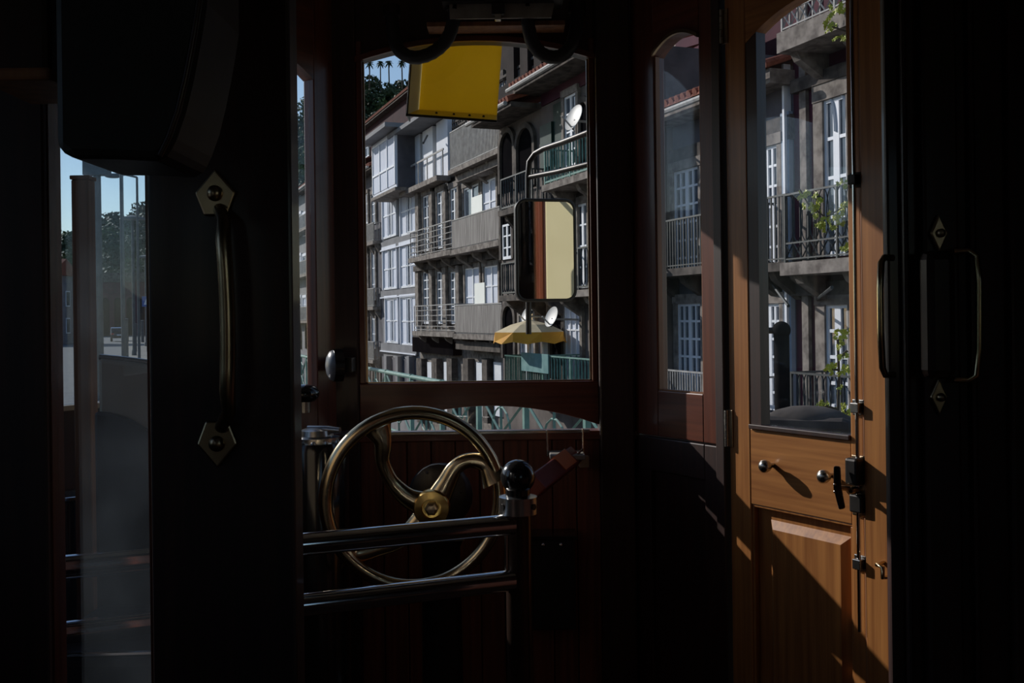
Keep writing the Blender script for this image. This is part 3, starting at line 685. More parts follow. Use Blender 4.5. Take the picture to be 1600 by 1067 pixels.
# =================================================================== outside fittings of the tram
# yellow sign box
yp = P(638, 178, 3.20); ye = P(777, 190, 3.20)
yb = tag(empty('sign_box', (yp.x, yp.y, yp.z)), 'open-backed yellow box hanging outside the top of the windscreen', 'sign box')
yb.rotation_euler = (0, .085, 0)
yw = ye.x-yp.x; yh = ZC+.06-yp.z; dp = .10
a_ = [(0, 0, 0), (yw, 0, 0), (yw, 0, yh), (0, 0, yh)]; i_ = [(.022, dp, .036), (yw-.004, dp, .036), (yw-.004, dp, yh), (.022, dp, yh)]
def plate(q, name, mat, th=(0, .006, 0)):
    v = [Vector(p) for p in q]; w_ = [p+Vector(th) for p in v]
    MB().add(v+w_, [(0, 1, 2, 3), (7, 6, 5, 4), (0, 4, 5, 1), (1, 5, 6, 2), (2, 6, 7, 3), (3, 7, 4, 0)]).build(name, mat, yb)
plate(i_, 'front_board', 'yellow_panel')
plate([a_[0], i_[0], i_[3], a_[3]], 'side_board', 'cream_panel', (-.004, .004, 0))
plate([a_[0], a_[1], i_[1], i_[0]], 'bottom_board', 'yellow_panel', (0, .004, -.004))
MB().box(-.008, -.004, -.002, dp+.01, -.004, yh).build('outer_side', 'white_enamel', yb)
MB().box(-.008, yw, -.006, .0, -.008, .0).build('rim_strip', 'iron_dark', yb, bevel=.001)
MB().box(-.006, -.001, -.006, .0, -.008, yh).build('rim_strip', 'iron_dark', yb, bevel=.001)
for k in (.3, .5, .68, .84):
    MB().lathe([(.004, -.002), (.004, .003), (.002, .005)], (yw*k, dp*.45, .0165), (0, -.33, .94), 8).build('screw', 'iron_dark', yb)
MB().box(yw*.3, yw*.36, .03, .06, yh-.01, yh+.06).build('hanger', 'iron_dark', yb); MB().box(yw*.7, yw*.76, .03, .06, yh-.01, yh+.06).build('hanger', 'iron_dark', yb)
# rear-view mirror
mp = P(853, 391, 3.34)
mn = Vector((.205, -.965)).normalized()
MP = Plane((mp.x, mp.y), (-mn.y, mn.x))
mi = tag(empty('wing_mirror', (mp.x, mp.y, mp.z), MP.rz), 'rounded black rear-view mirror on a bent arm outside the windscreen', 'mirror')
def rrect(w, h, r, n=7):
    o = []
    for cx, cz, a0 in ((w-r, h-r, 0), (-w+r, h-r, PI/2), (-w+r, -h+r, PI), (w-r, -h+r, 1.5*PI)):
        for i in range(n+1):
            a = a0 + PI/2*i/n; o.append((cx+r*math.cos(a), cz+r*math.sin(a)))
    return o
MB().prism(rrect(.101, .167, .034), .0, .03).build('housing', 'black_rubber', mi, bevel=.008)
MB().prism(rrect(.094, .159, .029), -.003, .002).build('mirror_glass', 'mirror', mi)
MB().tube([(x, -.002, z) for x, z in rrect(.0975, .163, .032)], .0055, 8, closed=True).build('rim', 'black_rubber', mi, smooth=60)
ob = Matrix.Rotation(-MP.rz, 3, 'Z')
def ml(px, py, Y): return ob @ (P(px, py, Y) - mp)
arm = [ml(948, 194, 3.062), ml(917, 208, 3.12), ml(880, 222, 3.26), ml(850, 232, 3.36), ml(836, 240, 3.40), ml(827, 253, 3.41), ml(825, 275, 3.41), ml(825, 400, 3.41), ml(826, 522, 3.41)]
MB().tube(arm, .0095, 10).build('arm', 'iron_dark', mi, smooth=60)
MB().tube([ml(948, 249, 3.062), ml(917, 257, 3.12), ml(872, 268, 3.28), ml(826, 277, 3.41)], .0085, 10).build('arm', 'iron_dark', mi, smooth=60)
MB().box(*sorted((ml(826, 390, 3.41).x-.02, ml(826, 390, 3.41).x+.03)), .03, .075, -.03, .03).build('clamp', 'iron_dark', mi, bevel=.004)

# =================================================================== THE STREET
FA = Plane((12.5, 0), (.356, -.934))             # line of the old house fronts
ZB = -4.2                                        # lower street in front of the houses
ZS = -.85                                        # tram street
D2 = Vector((-.356, .934, 0))                    # direction of the street
N2 = Vector((.934, .356, 0))                     # across the street, towards the houses
def strip(c0, c1, u0, u1, z0, z1):
    b = Vector((0, 0, 0))
    q = [D2*u0+N2*c0, D2*u1+N2*c0, D2*u1+N2*c1, D2*u0+N2*c1]
    return slab([(p.x, p.y) for p in q], z0, z1)
S(strip(-16, .2, -30, 260, ZS-.4, ZS-.02), 'road', 'asphalt')
S(strip(-16.6, -16, -60, 260, -6.2, ZS+.1), 'wall_quay', 'granite_dark')
S(strip(-260, -16.6, -260, 190, -6.6, -6.2), 'river', 'river')
m = MB(); vs = []
for j in range(9):
    for i in range(41):
        u = -300+560*i/40; c = -235-110*j/8; p = D2*u+N2*c
        vs.append((p.x, p.y, -6.4+(46+9*math.sin(i*.7)+5*math.sin(i*1.9))*math.sin(PI/2*j/8)))
S(m.add(vs, [(j*41+i, j*41+i+1, (j+1)*41+i+1, (j+1)*41+i) for j in range(8) for i in range(40)]), 'far_bank', 'grass_hill', smooth=80)
S(strip(.2, 4.3, -30, 260, ZS-.4, ZS+.02), 'pavement', 'paving')
kb_ = S(strip(.05, .2, 12, 200, ZS-.1, ZS+.06), 'kerb', 'granite')
S(strip(4.1, 4.4, -30, 125, ZB, ZS+.05), 'wall_retaining', 'granite_dark')
S(strip(4.4, 40, -30, 200, ZB-.3, ZB), 'lower_street', 'lower_street')

def ellipse(mb, cx, y, cz, rx, rz, r, n=14):
    mb.tube([(cx+rx*math.cos(2*PI*i/n), y, cz+rz*math.sin(2*PI*i/n)) for i in range(n)], r, 4, closed=True)
def rail_mesh(x0, x1, y, z0, h, style, step=.12, r=.012):
    m = MB(); L = x1-x0
    m.box(x0, x1, y-.022, y+.022, z0+h-.035, z0+h); m.box(x0, x1, y-.014, y+.014, z0+.05, z0+.075)
    n = max(2, int(L/step))
    if style == 'bars':
        for i in range(n+1): m.box(x0+L*i/n-r, x0+L*i/n+r, y-r, y+r, z0, z0+h)
    elif style == 'hbars':
        for i in range(6): m.box(x0+L*i/5-r, x0+L*i/5+r, y-r, y+r, z0, z0+h)
        for k in range(1, 5): m.box(x0, x1, y-r*.8, y+r*.8, z0+h*k/5-r*.8, z0+h*k/5+r*.8)
    elif style in ('oval', 'lace'):
        zb2 = z0+h*.28 if style == 'oval' else z0+.08
        m.box(x0, x1, y-r*.9, y+r*.9, zb2-r, zb2+r)
        st = .22 if style == 'oval' else .17; k = max(2, int(L/st))
        for i in range(k):
            cx = x0+L*(i+.5)/k; ellipse(m, cx, y, (zb2+z0+h)/2, L/k*.62, (z0+h-zb2)/2-.01, r*.85)
            if style == 'oval':
                a = x0+L*i/k; b = x0+L*(i+1)/k
                m.bar((a, y, z0+.06), (b, y, zb2), r*1.5, r*1.5); m.bar((a, y, zb2), (b, y, z0+.06), r*1.5, r*1.5)
        for i in range(max(2, int(L/1.2))+1):
            q = max(2, int(L/1.2)); m.box(x0+L*i/q-r*1.4, x0+L*i/q+r*1.4, y-r*1.4, y+r*1.4, z0, z0+h)
    return m
class Bld:
    def __init__(s, name, label, px0, px1, pyref=400, off=0.0, cat='building', group=None):
        s.off = off; s.a = FA.at(px0, pyref, off)[0]; s.L = FA.at(px1, pyref, off)[0]-s.a
        e = FA.ex; s.o = Vector((FA.P0[0]+e[0]*s.a+FA.n[0]*off, FA.P0[1]+e[1]*s.a+FA.n[1]*off, ZB))
        s.r = tag(empty(name, s.o, FA.rz), label, cat, group)
    def at(s, px, py, off=0.0):
        x, z = FA.at(px, py, s.off+off); return x-s.a, z-ZB
    def box(s, name, mat, x0, x1, y0, y1, z0, z1, **k): return MB().box(x0, x1, y0, y1, z0, z1).build(name, mat, s.r, **k)
    def wall(s, mat, px, py, depth=6, z0=0):
        s.H = s.at(px, py)[1]; s.box('wall', mat, 0, s.L, 0, depth, z0, s.H)
    def rect(s, px0, px1, pt, pb, off=0.0, pxz=None):
        pm = (pt+pb)/2; pz = (px0+px1)/2 if pxz is None else pxz
        return s.at(px0, pm, off)[0], s.at(px1, pm, off)[0], s.at(pz, pb, off)[1], s.at(pz, pt, off)[1]
    def window(s, px0, px1, pt, pb, nx=2, ny=4, frame='window_white', glass='window_glass', surround='granite', panes=False, bar=.035, stone=.14, top=None):
        x0, x1, z0, z1 = s.rect(px0, px1, pt, pb)
        if surround:
            w = stone
            m = MB().box(x0-w, x0, -.10, 0, z0, z1); m.box(x1, x1+w, -.10, 0, z0, z1); m.box(x0-w, x1+w, -.12, 0, z1, z1+w*1.3)
            m.build('window_surround', surround, s.r)
        m = MB(); fw = .06
        m.box(x0, x0+fw, -.06, 0, z0, z1); m.box(x1-fw, x1, -.06, 0, z0, z1); m.box(x0+fw, x1-fw, -.06, 0, z1-fw, z1); m.box(x0+fw, x1-fw, -.06, 0, z0, z0+fw*1.5)
        for i in range(1, nx):
            x = x0+(x1-x0)*i/nx; b = bar*1.6 if (nx % 2 == 0 and i == nx//2) else bar*.7; m.box(x-b, x+b, -.055, 0, z0+fw, z1-fw)
        for j in range(1, ny):
            z = z0+(z1-z0)*j/ny; m.box(x0+fw, x1-fw, -.05, 0, z-bar*.6, z+bar*.6)
        f = m.build('window', frame, s.r)
        if panes:
            dx = (x1-x0)/nx; dz = (z1-z0)/ny; me = None
            for i in range(nx):
                for j in range(ny):
                    if me is None:
                        o = MB().box(-dx/2+.01, dx/2-.01, -.02, -.01, -dz/2+.01, dz/2-.01).build('pane', glass, f); me = o.data
                    else:
                        o = bpy.data.objects.new('pane', me); COL.objects.link(o); o.parent = f
                    o.location = (x0+dx*(i+.5), 0, z0+dz*(j+.5))
        else:
            MB().box(x0+.02, x1-.02, -.02, -.01, z0+.02, z1-.02).build('pane', glass, f)
        return f
    def blind(s, px0, px1, pt, pb, mat='curtain', name='shutter', d=.05):
        x0, x1, z0, z1 = s.rect(px0, px1, pt, pb); return s.box(name, mat, x0, x1, -d, -.005, z0, z1)
    def opening(s, px0, px1, pt, pb, arch=True, mat='dark_opening', surround='granite_dark', name='doorway'):
        x0, x1, z0, z1 = s.rect(px0, px1, pt, pb); w = .16
        if arch:
            hh = (x1-x0)*.42
            A = [(x0, z0)] + [((x0+x1)/2-(x1-x0)/2*math.cos(PI*i/12), z1-hh+hh*math.sin(PI*i/12)) for i in range(13)] + [(x1, z0)]
            B = [(x0-w, z0)] + [((x0+x1)/2-((x1-x0)/2+w)*math.cos(PI*i/12), z1-hh+(hh+w)*math.sin(PI*i/12)) for i in range(13)] + [(x1+w, z0)]
            MB().loft(A, B, -.10, 0).build('door_surround', surround, s.r)
            MB().prism(A, -.02, -.005).build(name, mat, s.r)
        else:
            m = MB().box(x0-w, x0, -.1, 0, z0, z1); m.box(x1, x1+w, -.1, 0, z0, z1); m.box(x0-w, x1+w, -.12, 0, z1, z1+w); m.build('door_surround', surround, s.r)
            MB().box(x0, x1, -.02, -.005, z0, z1).build(name, mat, s.r)
    def balcony(s, px0, px1, py, h=1.0, style='bars', mat='iron_rail', slab='granite', proj=.75, th=.16, corbels=True, r=.012, step=.12, side=True, panel=None, pref=None):
        """py: picture height of the slab's top front edge at px0 (or pref)"""
        x0, z = s.at(px0, py, proj) if pref is None else (s.at(px0, py, proj)[0], s.at(pref, py, proj)[1])
        x1 = s.at(px1, py, proj)[0]
        sb = s.box('balcony_slab', slab, x0-.06, x1+.06, -proj-.06, 0, z-th, z)
        if corbels:
            for i in range(max(2, int((x1-x0)/1.5))+1):
                q = max(2, int((x1-x0)/1.5)); cx = x0+.1+(x1-x0-.2)*i/q
                m = MB().add([(cx-.1, 0, z-th), (cx-.1, -proj*.8, z-th), (cx-.1, -proj*.7, z-th-.14), (cx-.1, 0, z-th-.5), (cx+.1, 0, z-th), (cx+.1, -proj*.8, z-th), (cx+.1, -proj*.7, z-th-.14), (cx+.1, 0, z-th-.5)],
                             [(0,1,2,3), (7,6,5,4), (0,4,5,1), (1,5,6,2), (2,6,7,3), (3,7,4,0)])
                m.build('corbel', slab, sb)
        m = rail_mesh(x0, x1, -proj+.02, z, h, style, step, r)
        if side:
            for xx in (x0, x1):
                q = rail_mesh(-proj+.02, -.02, 0, z, h, 'bars' if style != 'hbars' else 'hbars', .14, r)
                m.add([(xx + b, a, c) for a, b, c in q.v], q.f)
        ro = m.build('railing', mat, s.r)
        if panel: s.box('railing_panel', panel, x0+.02, x1-.02, -proj+.005, -proj+.018, z+.05, z+h-.06)
        return x0, x1, z
    def eave(s, over=.6, th=.12, mat='granite_dark', tiles=True, x0=0, x1=None, gutter=True, z=None):
        x1 = s.L if x1 is None else x1; z = s.H if z is None else z
        s.box('eave', mat, x0-.05, x1+.05, -over, .3, z-.02, z+th)
        if tiles:
            # sloping roof with separate tile courses at the edge
            m = MB().add([(x0-.05, -over-.08, z+th), (x1+.05, -over-.08, z+th), (x1+.05, 5, z+th+2.0), (x0-.05, 5, z+th+2.0), (x0-.05, -over-.08, z+th+.05), (x1+.05, -over-.08, z+th+.05), (x1+.05, 5, z+th+2.05), (x0-.05, 5, z+th+2.05)],
                         [(0,1,5,4), (1,2,6,5), (2,3,7,6), (3,0,4,7), (4,5,6,7), (0,3,2,1)])
            rf = m.build('roof', 'roof_tile', s.r)
            n = int((x1-x0)/.24)
            me = None
            for i in range(n+1):
                if me is None:
                    o = MB().tube([(0, -.02, 0), (0, .55, .19)], [.085, .075], 8).build('roof_tile', 'roof_tile', rf); me = o.data
                else:
                    o = bpy.data.objects.new('roof_tile', me); COL.objects.link(o); o.parent = rf
                o.location = (x0+(x1-x0)*i/n, -over-.08, z+th+.07)
        if gutter: MB().tube([(x0-.05, -over-.16, z+th*.5), (x1+.05, -over-.16, z+th*.5)], .065, 8).build('gutter', 'rail_grey', s.r)
    def band(s, px0, px1, y0, y1, mat, d=.06, name='string_course'):
        x0, x1, z0, z1 = s.rect(px0, px1, y0, y1); s.box(name, mat, x0, x1, -d, 0, z0, z1)

# ---- far old house (behind the white one), seen at the left edge of the windscreen and in the left corner window
b = Bld('terrace_house', 'far dark house with small red roof at the left edge of windscreen', 520, 597)
b.wall('plaster_slate', 588, 268)
b.eave(.5)
for y0, y1 in ((303, 350), (393, 470), (475, 545)):
    b.window(571, 577, y0, y1, 2, 3); b.window(583, 589, y0, y1, 2, 3)
for y in (382, 480, 560):
    b.balcony(566, 584, y, .9, 'bars', 'rail_grey', proj=.35, r=.018)
b.band(566, 596, 556, 600, 'render_brown')
b.opening(573, 580, 565, 640, False); b.opening(586, 592, 565, 640, False)
b = Bld('terrace_house', 'distant terrace of houses with balconies seen through the left corner window', 440, 519)
b.wall('plaster_grey', 480, 300, 8); b.eave(.5)
for i, y in enumerate((335, 400, 465)):
    for px in (452, 462, 470, 478, 486, 494, 503):
        b.window(px-2.5, px+2.5, y, y+34, 2, 3, glass='curtain' if (px+i) % 3 == 0 else 'window_glass', surround='plaster_white')
    b.balcony(446, 512, y+36, .9, 'bars', 'rail_grey', proj=.6, r=.02, step=.3, corbels=False)
for px in (455, 468, 482, 495): b.opening(px-3, px+3, 508, 545, True)

# ---- white modern house
b = Bld('white_house', 'white modern house with large white windows and grey floor bands', 597, 655)
b.wall('plaster_grey', 622, 212, 7)
for (x0, x1, y0, y1) in ((600, 621, 300, 371), (628, 652, 290, 366), (601, 622, 388, 452), (628, 653, 380, 449), (605, 624, 466, 536), (629, 653, 464, 540)):
    f = b.window(x0, x1, y0, y1, 3, 2, glass='curtain', surround='plaster_white', stone=.10, bar=.05)
    b.window(x0+(x1-x0)*.42, x0+(x1-x0)*.60, y0+1, y1-1, 1, 2, surround=None)
for (y0, y1) in ((371, 386), (452, 464), (538, 552)):
    b.band(598, 654, y0, y1, 'plaster_grey', .10, 'floor_band')
    b.band(598, 654, y1-2, y1, 'plaster_white', .14, 'sill_band')
# bay and flat roof
x0, x1, z0, z1 = b.rect(596, 634, 215, 302, .5)
b.box('bay', 'plaster_white', x0, x1, -.9, 0, z0, z1)
b.box('bay_floor', 'granite', x0-.1, x1+.1, -1.0, 0, z0-.14, z0)
b.box('bay_roof', 'plaster_grey', x0-.4, x1+.5, -1.5, .5, z1, z1+.18)
m = MB(); fx0 = x0+.12; fx1 = x1-.12
for i in range(4): m.box(fx0+(fx1-fx0)*i/3-.05, fx0+(fx1-fx0)*i/3+.05, -.96, -.9, z0+.15, z1-.15)
m.box(fx0, fx1, -.96, -.9, z0+.9, z0+.98); m.box(fx0, fx1, -.96, -.9, z1-.22, z1-.12)
f = m.build('window', 'window_white', b.r)
MB().box(fx0, fx1, -.92, -.905, z0+.15, z1-.15).build('pane', 'curtain', f)
MB().box(x1, x1+.03, -.85, -.05, z0, z1).build('bay_shaded_side', 'plaster_slate', b.r)  # shade on the white bay's side, put in as darker plaster
for px in (612, 630, 648): b.blind(px-2, px+2, 556, 640, 'plaster_grey', 'pillar', .3)
b.blind(600, 654, 560, 640, 'plaster_slate', 'shop_front', .08)

# ---- granite-framed house with two long balconies
b = Bld('granite_house', 'granite-framed house with stacked balconies and white screens mid windscreen', 655, 786)
b.wall('granite', 720, 300, 7)
# top storey: white glazed front on the left, roof terrace on the right
x0, x1, z0, z1 = b.rect(651, 704, 196, 286)
b.box('top_storey', 'plaster_grey', x0, b.at(786, 240)[0], .25, 6, b.H-.1, z1)
b.box('top_eave', 'plaster_grey', b.at(640, 200)[0], b.at(700, 200)[0], -1.0, 2, z1, z1+.16)
x0 = b.at(650, 240)[0]
for (p0, p1, mt) in ((650, 660, 'window_white'), (660, 664, 'dark_opening'), (664, 680, 'window_white'), (680, 686, 'dark_opening'), (686, 704, 'plaster_white')):
    xa = b.at(p0, 240)[0]; xb_ = b.at(p1, 240)[0]
    b.box('top_panel', mt, xa, xb_-.02, -.10 if mt != 'dark_opening' else .15, .25, z0, z1-.05)
b.box('top_rail', 'rail_grey', x0, b.at(704, 240)[0], -.30, -.26, z0+.95, z0+1.02)
for p in (652, 664, 678, 690, 703):
    xa = b.at(p, 260)[0]; b.box('top_rail_post', 'rail_grey', xa-.02, xa+.02, -.30, -.26, z0, z0+.98)
b.box('top_slab', 'granite', b.at(643, 290)[0], b.at(704, 280)[0], -.55, 0, z0-.2, z0)
xa, xc, zc = b.balcony(703, 781, 267, 1.35, 'bars', 'rail_grey', 'granite', .8, .16, r=.012, step=.075)
b.box('cornice', 'granite', xa, xc, -.6, 0, zc-.42, zc-.18)
b.box('terrace_back', 'plaster_dark', xa+.2, xc, .1, .3, zc, zc+2.4)
m = MB()
xl0 = b.at(706, 210)[0]; xl1 = b.at(727, 210)[0]
for i in range(8):
    t0 = xl0+(xl1-xl0)*i/7; m.box(t0-.03, t0+.03, .02, .06, zc+1.0, zc+2.3)
    m.box(xl0, xl1, .0, .04, zc+1.0+1.3*i/7-.03, zc+1.0+1.3*i/7+.03)
m.build('lattice', 'granite_dark', b.r)
xw = b.at(731, 200)[0]; b.box('terrace_window', 'curtain', xw, xw+1.4, .04, .1, zc+.8, zc+2.1)
MB().tube([(b.at(691, 213)[0], -.6, b.at(691, 213)[1]), (b.at(710, 226)[0], -1.2, b.at(710, 226)[1])], .04, 6).build('awning_pole', 'iron_rail', b.r)
# second storey
for p0, p1 in ((664, 675), (686, 697), (707, 718)):
    b.window(p0, p1, 305 - (p0-664)*.28, 392-(p0-664)*.2, 2, 5, stone=.16)
    b.window(p0, p1, 424, 506, 2, 6, stone=.16)
for p in (659, 680.5, 702, 723): 
    b.blind(p-2.5, p+2.5, 300, 395, 'granite', 'pilaster', .22); b.blind(p-2.5, p+2.5, 415, 510, 'granite', 'pilaster', .22)
b.window(728, 752, 290, 385, 2, 2, surround='granite'); b.window(757, 779, 280, 385, 2, 3, glass='curtain')
b.window(730, 753, 418, 510, 2, 2, surround='granite', glass='curtain'); b.window(760, 782, 415, 510, 2, 3, glass='curtain')
x0, x1, z0, z1 = b.rect(734, 751, 306, 347, .75); b.box('white_screen', 'paper_white', x0, x1, -.70, -.66, z0-.4, z1)
x0, x1, z0, z1 = b.rect(739, 755, 442, 484, .75); b.box('white_screen', 'paper_white', x0, x1, -.70, -.66, z0-.4, z1)
b.balcony(641, 706, 404, 1.05, 'hbars', 'rail_grey', 'granite', .8, .18, r=.014)
b.balcony(706, 781, 391, 1.05, 'bars', 'rail_grey', 'granite', .8, .18, r=.014, panel='mesh_panel')
b.balcony(647, 711, 517, 1.0, 'hbars', 'rail_grey', 'granite', .8, .18, r=.014)
b.balcony(711, 784, 521, 1.0, 'bars', 'rail_grey', 'granite', .8, .18, r=.014, panel='mesh_panel')
for y0, y1 in ((404, 414), (526, 534)): b.band(656, 785, y0, y1, 'granite_dark', .3, 'cornice')
# ground floor
b.blind(657, 722, 528, 552, 'dark_opening', 'awning', .35)
for p0, p1 in ((671, 680), (697, 705), (748, 760), (775, 787)): b.blind(p0, p1, 566, 650, 'window_white', 'door', .08)
for p in (664, 688, 712, 738, 768): b.blind(p-4, p+4, 560, 660, 'granite_dark', 'pier', .25)
x0, x1, z0, z1 = b.rect(716, 786, 534, 548, .5); b.box('ground_beam', 'granite_dark', x0, x1, -.6, 0, z0, z1)

# ---- brown house with the black arched doors
b = Bld('arcade_house', 'brown house with two black arched balcony doors under a sagging eave', 784, 848, off=.85)
b.wall('render_brown', 815, 184, 6); b.eave(.9)
b.opening(785, 805, 207, 300, True); b.opening(811, 836, 200, 295, True)
b.balcony(783, 831, 330, 0.92, 'lace', 'iron_rail', 'granite_dark', .5, r=.016)
b.opening(787, 803, 335, 405, False); b.window(788, 802, 350, 405, 2, 3, surround=None)
b.opening(812, 836, 340, 455, True)
b.balcony(784, 846, 462, 0.92, 'lace', 'iron_rail', 'granite_dark', .7, r=.016)
b.opening(790, 806, 478, 560, True); b.window(816, 838, 482, 580, 2, 4)
b.balcony(789, 846, 599, 0.78, 'bars', 'rail_green', 'granite_dark', 1.1, r=.014)
# ---- taller house with dish and green lace balcony
b = Bld('tall_house', 'taller house with green lace balcony and satellite dishes beside the windscreen edge', 848, 1001, off=.85)
b.wall('render_brown', 880, 130, 6); b.eave(.8)
b.blind(850, 868, 194, 262, 'shutter_green', 'shutter', .12)
b.blind(868, 884, 160, 262, 'shutter_green', 'shutter', .06)
b.window(886, 905, 148, 262, 2, 4); b.opening(908, 922, 160, 262, True)
b.band(848, 930, 118, 146, 'plaster_maroon', .05)
b.balcony(851, 935, 290, 0.92, 'lace', 'rail_green_light', 'granite', .85, r=.016)
b.opening(852, 866, 310, 440, True); b.window(884, 904, 318, 450, 2, 4); b.window(906, 922, 318, 450, 2, 4)
b.balcony(862, 950, 456, 1.0, 'lace', 'iron_rail', 'granite', .8, r=.014)
b.opening(864, 882, 470, 592, True); b.window(886, 911, 476, 594, 3, 3, glass='curtain'); b.window(930, 950, 476, 594, 2, 4)
b.balcony(848, 940, 605, 0.8, 'lace', 'rail_green_light', 'granite', 1.1, r=.016)
x0, x1, z0, z1 = b.rect(816, 858, 552, 572, 1.12)
cl = b.box('hung_cloth', 'teal_cloth', x0, x1, -1.15, -1.12, z0-.15, z1)

# ---- blue-grey house with plain barred balconies (seen through corner window and door)
b = Bld('balcony_house', 'pale house with plain barred balconies beyond the corner window', 1001, 1243)
b.wall('plaster_slate', 1057, 196, 6); b.eave(.55, .25, 'granite', tiles=True)
b.band(1002, 1242, 215, 250, 'granite_dark', .10, 'frieze')
for (p0, p1) in ((1058, 1097), (1183, 1221), (1128, 1160)):
    b.window(p0, p1, 264 if p0 < 1100 else 230, 430 if p0 < 1100 else 418, 4, 6, panes=True, stone=.16, bar=.04)
    b.window(p0+6, p1+4, 474, 640, 4, 6, panes=True, stone=.16, bar=.04)
b.window(1030, 1036, 285, 430, 1, 5); b.window(1036, 1046, 480, 640, 2, 5)
for p in (1049, 1052): pass
b.blind(1046, 1052, 250, 640, 'plaster_blue', 'pilaster', .08)
b.blind(1229, 1242, 175, 660, 'plaster_blue', 'pilaster', .10)
b.blind(1236, 1239, 100, 660, 'window_white', 'downpipe', .16)
b.balcony(1008, 1103, 424, 1.05, 'bars', 'iron_rail', 'granite_dark', .75, r=.011, step=.11)
b.balcony(1160, 1229, 415, 1.2, 'bars', 'iron_rail', 'granite_dark', .75, r=.011, step=.11)
b.balcony(1008, 1180, 640, .95, 'bars', 'rail_grey', 'granite_dark', .75, r=.010, step=.10)
# ---- reddish house with lace balconies
b = Bld('lace_house', 'reddish stone house with oval-patterned iron balconies seen through the door', 1243, 1400)
b.wall('plaster_maroon', 1290, -160, 6)
b.blind(1256, 1266, -100, 700, 'granite', 'quoin', .08)
b.window(1293, 1330, 152, 400, 2, 4, frame='window_white', panes=True, stone=.26, bar=.05)
b.window(1296, 1332, 476, 640, 2, 4, frame='window_white', panes=True, stone=.26, bar=.05)
x0, x1, z0, z1 = b.rect(1293, 1330, 152, 205)
m = MB()
for i in (0, 1):
    cx = x0+(x1-x0)*(i+.5)/2; hw = (x1-x0)/4-.03
    m.tube([(cx-hw, -.07, z0)] + [(cx-hw*math.cos(PI/2*j/6), -.07, z0+(z1-z0)*math.sin(PI/2*j/6)) for j in range(7)], .025, 4)
    m.tube([(cx+hw*math.cos(PI/2*j/6), -.07, z0+(z1-z0)*math.sin(PI/2*j/6)) for j in range(7)], .025, 4)
m.build('window_tracery', 'window_white', b.r)
for y0, y1 in ((152, 400), (476, 640)): b.window(1358, 1392, y0-8, y1, 2, 4, panes=True, stone=.26, bar=.05)
b.balcony(1226, 1402, 411, 1.2, 'oval', 'iron_rail', 'granite', .85, .22, r=.014)
b.balcony(1221, 1400, 52, 1.25, 'oval', 'rail_grey', 'granite', .85, .35, r=.014)
b.balcony(1236, 1402, 648, .75, 'lace', 'iron_rail', 'granite', .85, .2, r=.014)
for y0, y1 in ((100, 122), (438, 460)): b.band(1244, 1398, y0, y1, 'granite_dark', .14)
for (pa_, pb_) in (((1200, 435), (1232, 478)), ((1276, 468), (1300, 449))):
    q0 = b.at(*pa_, .1); q1 = b.at(*pb_, .9); MB().tube([(q0[0], -.1, q0[1]), (q1[0], -.9, q1[1])], .03, 6).build('clothes_pole', 'iron_rail', b.r)

b = Bld('terrace_house', 'grey house beyond the reddish house, hidden by the door post', 1401, 1640)
b.wall('plaster_slate', 1500, -160, 6)
for px in (1425, 1500, 1580):
    for y0, y1 in ((140, 400), (476, 650)): b.window(px, px+38, y0, y1, 2, 4, panes=False, stone=.2, bar=.05)
b.balcony(1415, 1625, 411, 1.1, 'bars', 'iron_rail', 'granite', .75)
# ---- houses further up the hillside, behind the front row
def back_house(name, label, px0, px1, px, py, off, mat, wins=(), roof=None):
    b = Bld(name, label, px0, px1, 200, off); b.wall(mat, px, py, 10)
    if roof: b.eave(.5, gutter=False)
    for wv in wins: b.window(*wv)
    return b
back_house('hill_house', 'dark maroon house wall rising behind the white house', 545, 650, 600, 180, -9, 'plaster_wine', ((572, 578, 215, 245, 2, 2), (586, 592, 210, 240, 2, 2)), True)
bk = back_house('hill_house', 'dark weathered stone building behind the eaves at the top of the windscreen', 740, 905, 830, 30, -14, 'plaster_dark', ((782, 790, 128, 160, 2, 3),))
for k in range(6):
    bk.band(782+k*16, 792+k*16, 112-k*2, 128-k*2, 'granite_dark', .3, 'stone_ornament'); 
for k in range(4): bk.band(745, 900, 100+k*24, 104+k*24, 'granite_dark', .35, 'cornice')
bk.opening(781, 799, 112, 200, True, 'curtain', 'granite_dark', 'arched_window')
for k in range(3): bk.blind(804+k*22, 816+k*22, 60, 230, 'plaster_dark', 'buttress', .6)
back_house('hill_house', 'plain beige rendered wall above the corner window eave', 1000, 1057, 1030, 20, -5, 'plaster_beige')
back_house('hill_house', 'dark purple rendered wall behind the balcony house', 1057, 1243, 1150, 10, -5, 'plaster_maroon')

# ---- things on the fronts
def dish(px, py, rpx, off, label):
    s_, z = FA.at(px, py, off); k, m_ = km(px, py); Y = (EYE-z)/m_ if abs(m_) > 1e-6 else 30
    r = rpx*Y/FPX; e = FA.ex; o = Vector((FA.P0[0]+e[0]*s_+FA.n[0]*off, FA.P0[1]+e[1]*s_+FA.n[1]*off, z))
    t = tag(empty('satellite_dish', o), label, 'satellite dish', 'satellite dishes')
    ax = Vector((-.80, -.45, .35)).normalized()
    MB().lathe([(.02, -.10*r*2), (r*.5, -.06*r*2), (r*.85, -.015*r), (r, .05*r), (r*.98, .07*r), (r*.8, .0), (r*.4, -.06*r), (.01, -.09*r)], (0, 0, 0), ax, 26).build('reflector', 'dish_white', t, smooth=60)
    MB().tube([(0, 0, -r*.9), tuple(ax*r*1.1 + Vector((0, 0, -r*.35)))], .02, 6).build('feed_arm', 'rail_grey', t)
    MB().tube([(0, 0, -r*.2), (FA.n[0]*-off, FA.n[1]*-off, -r*.4)], .03, 6).build('wall_mount', 'rail_grey', t)
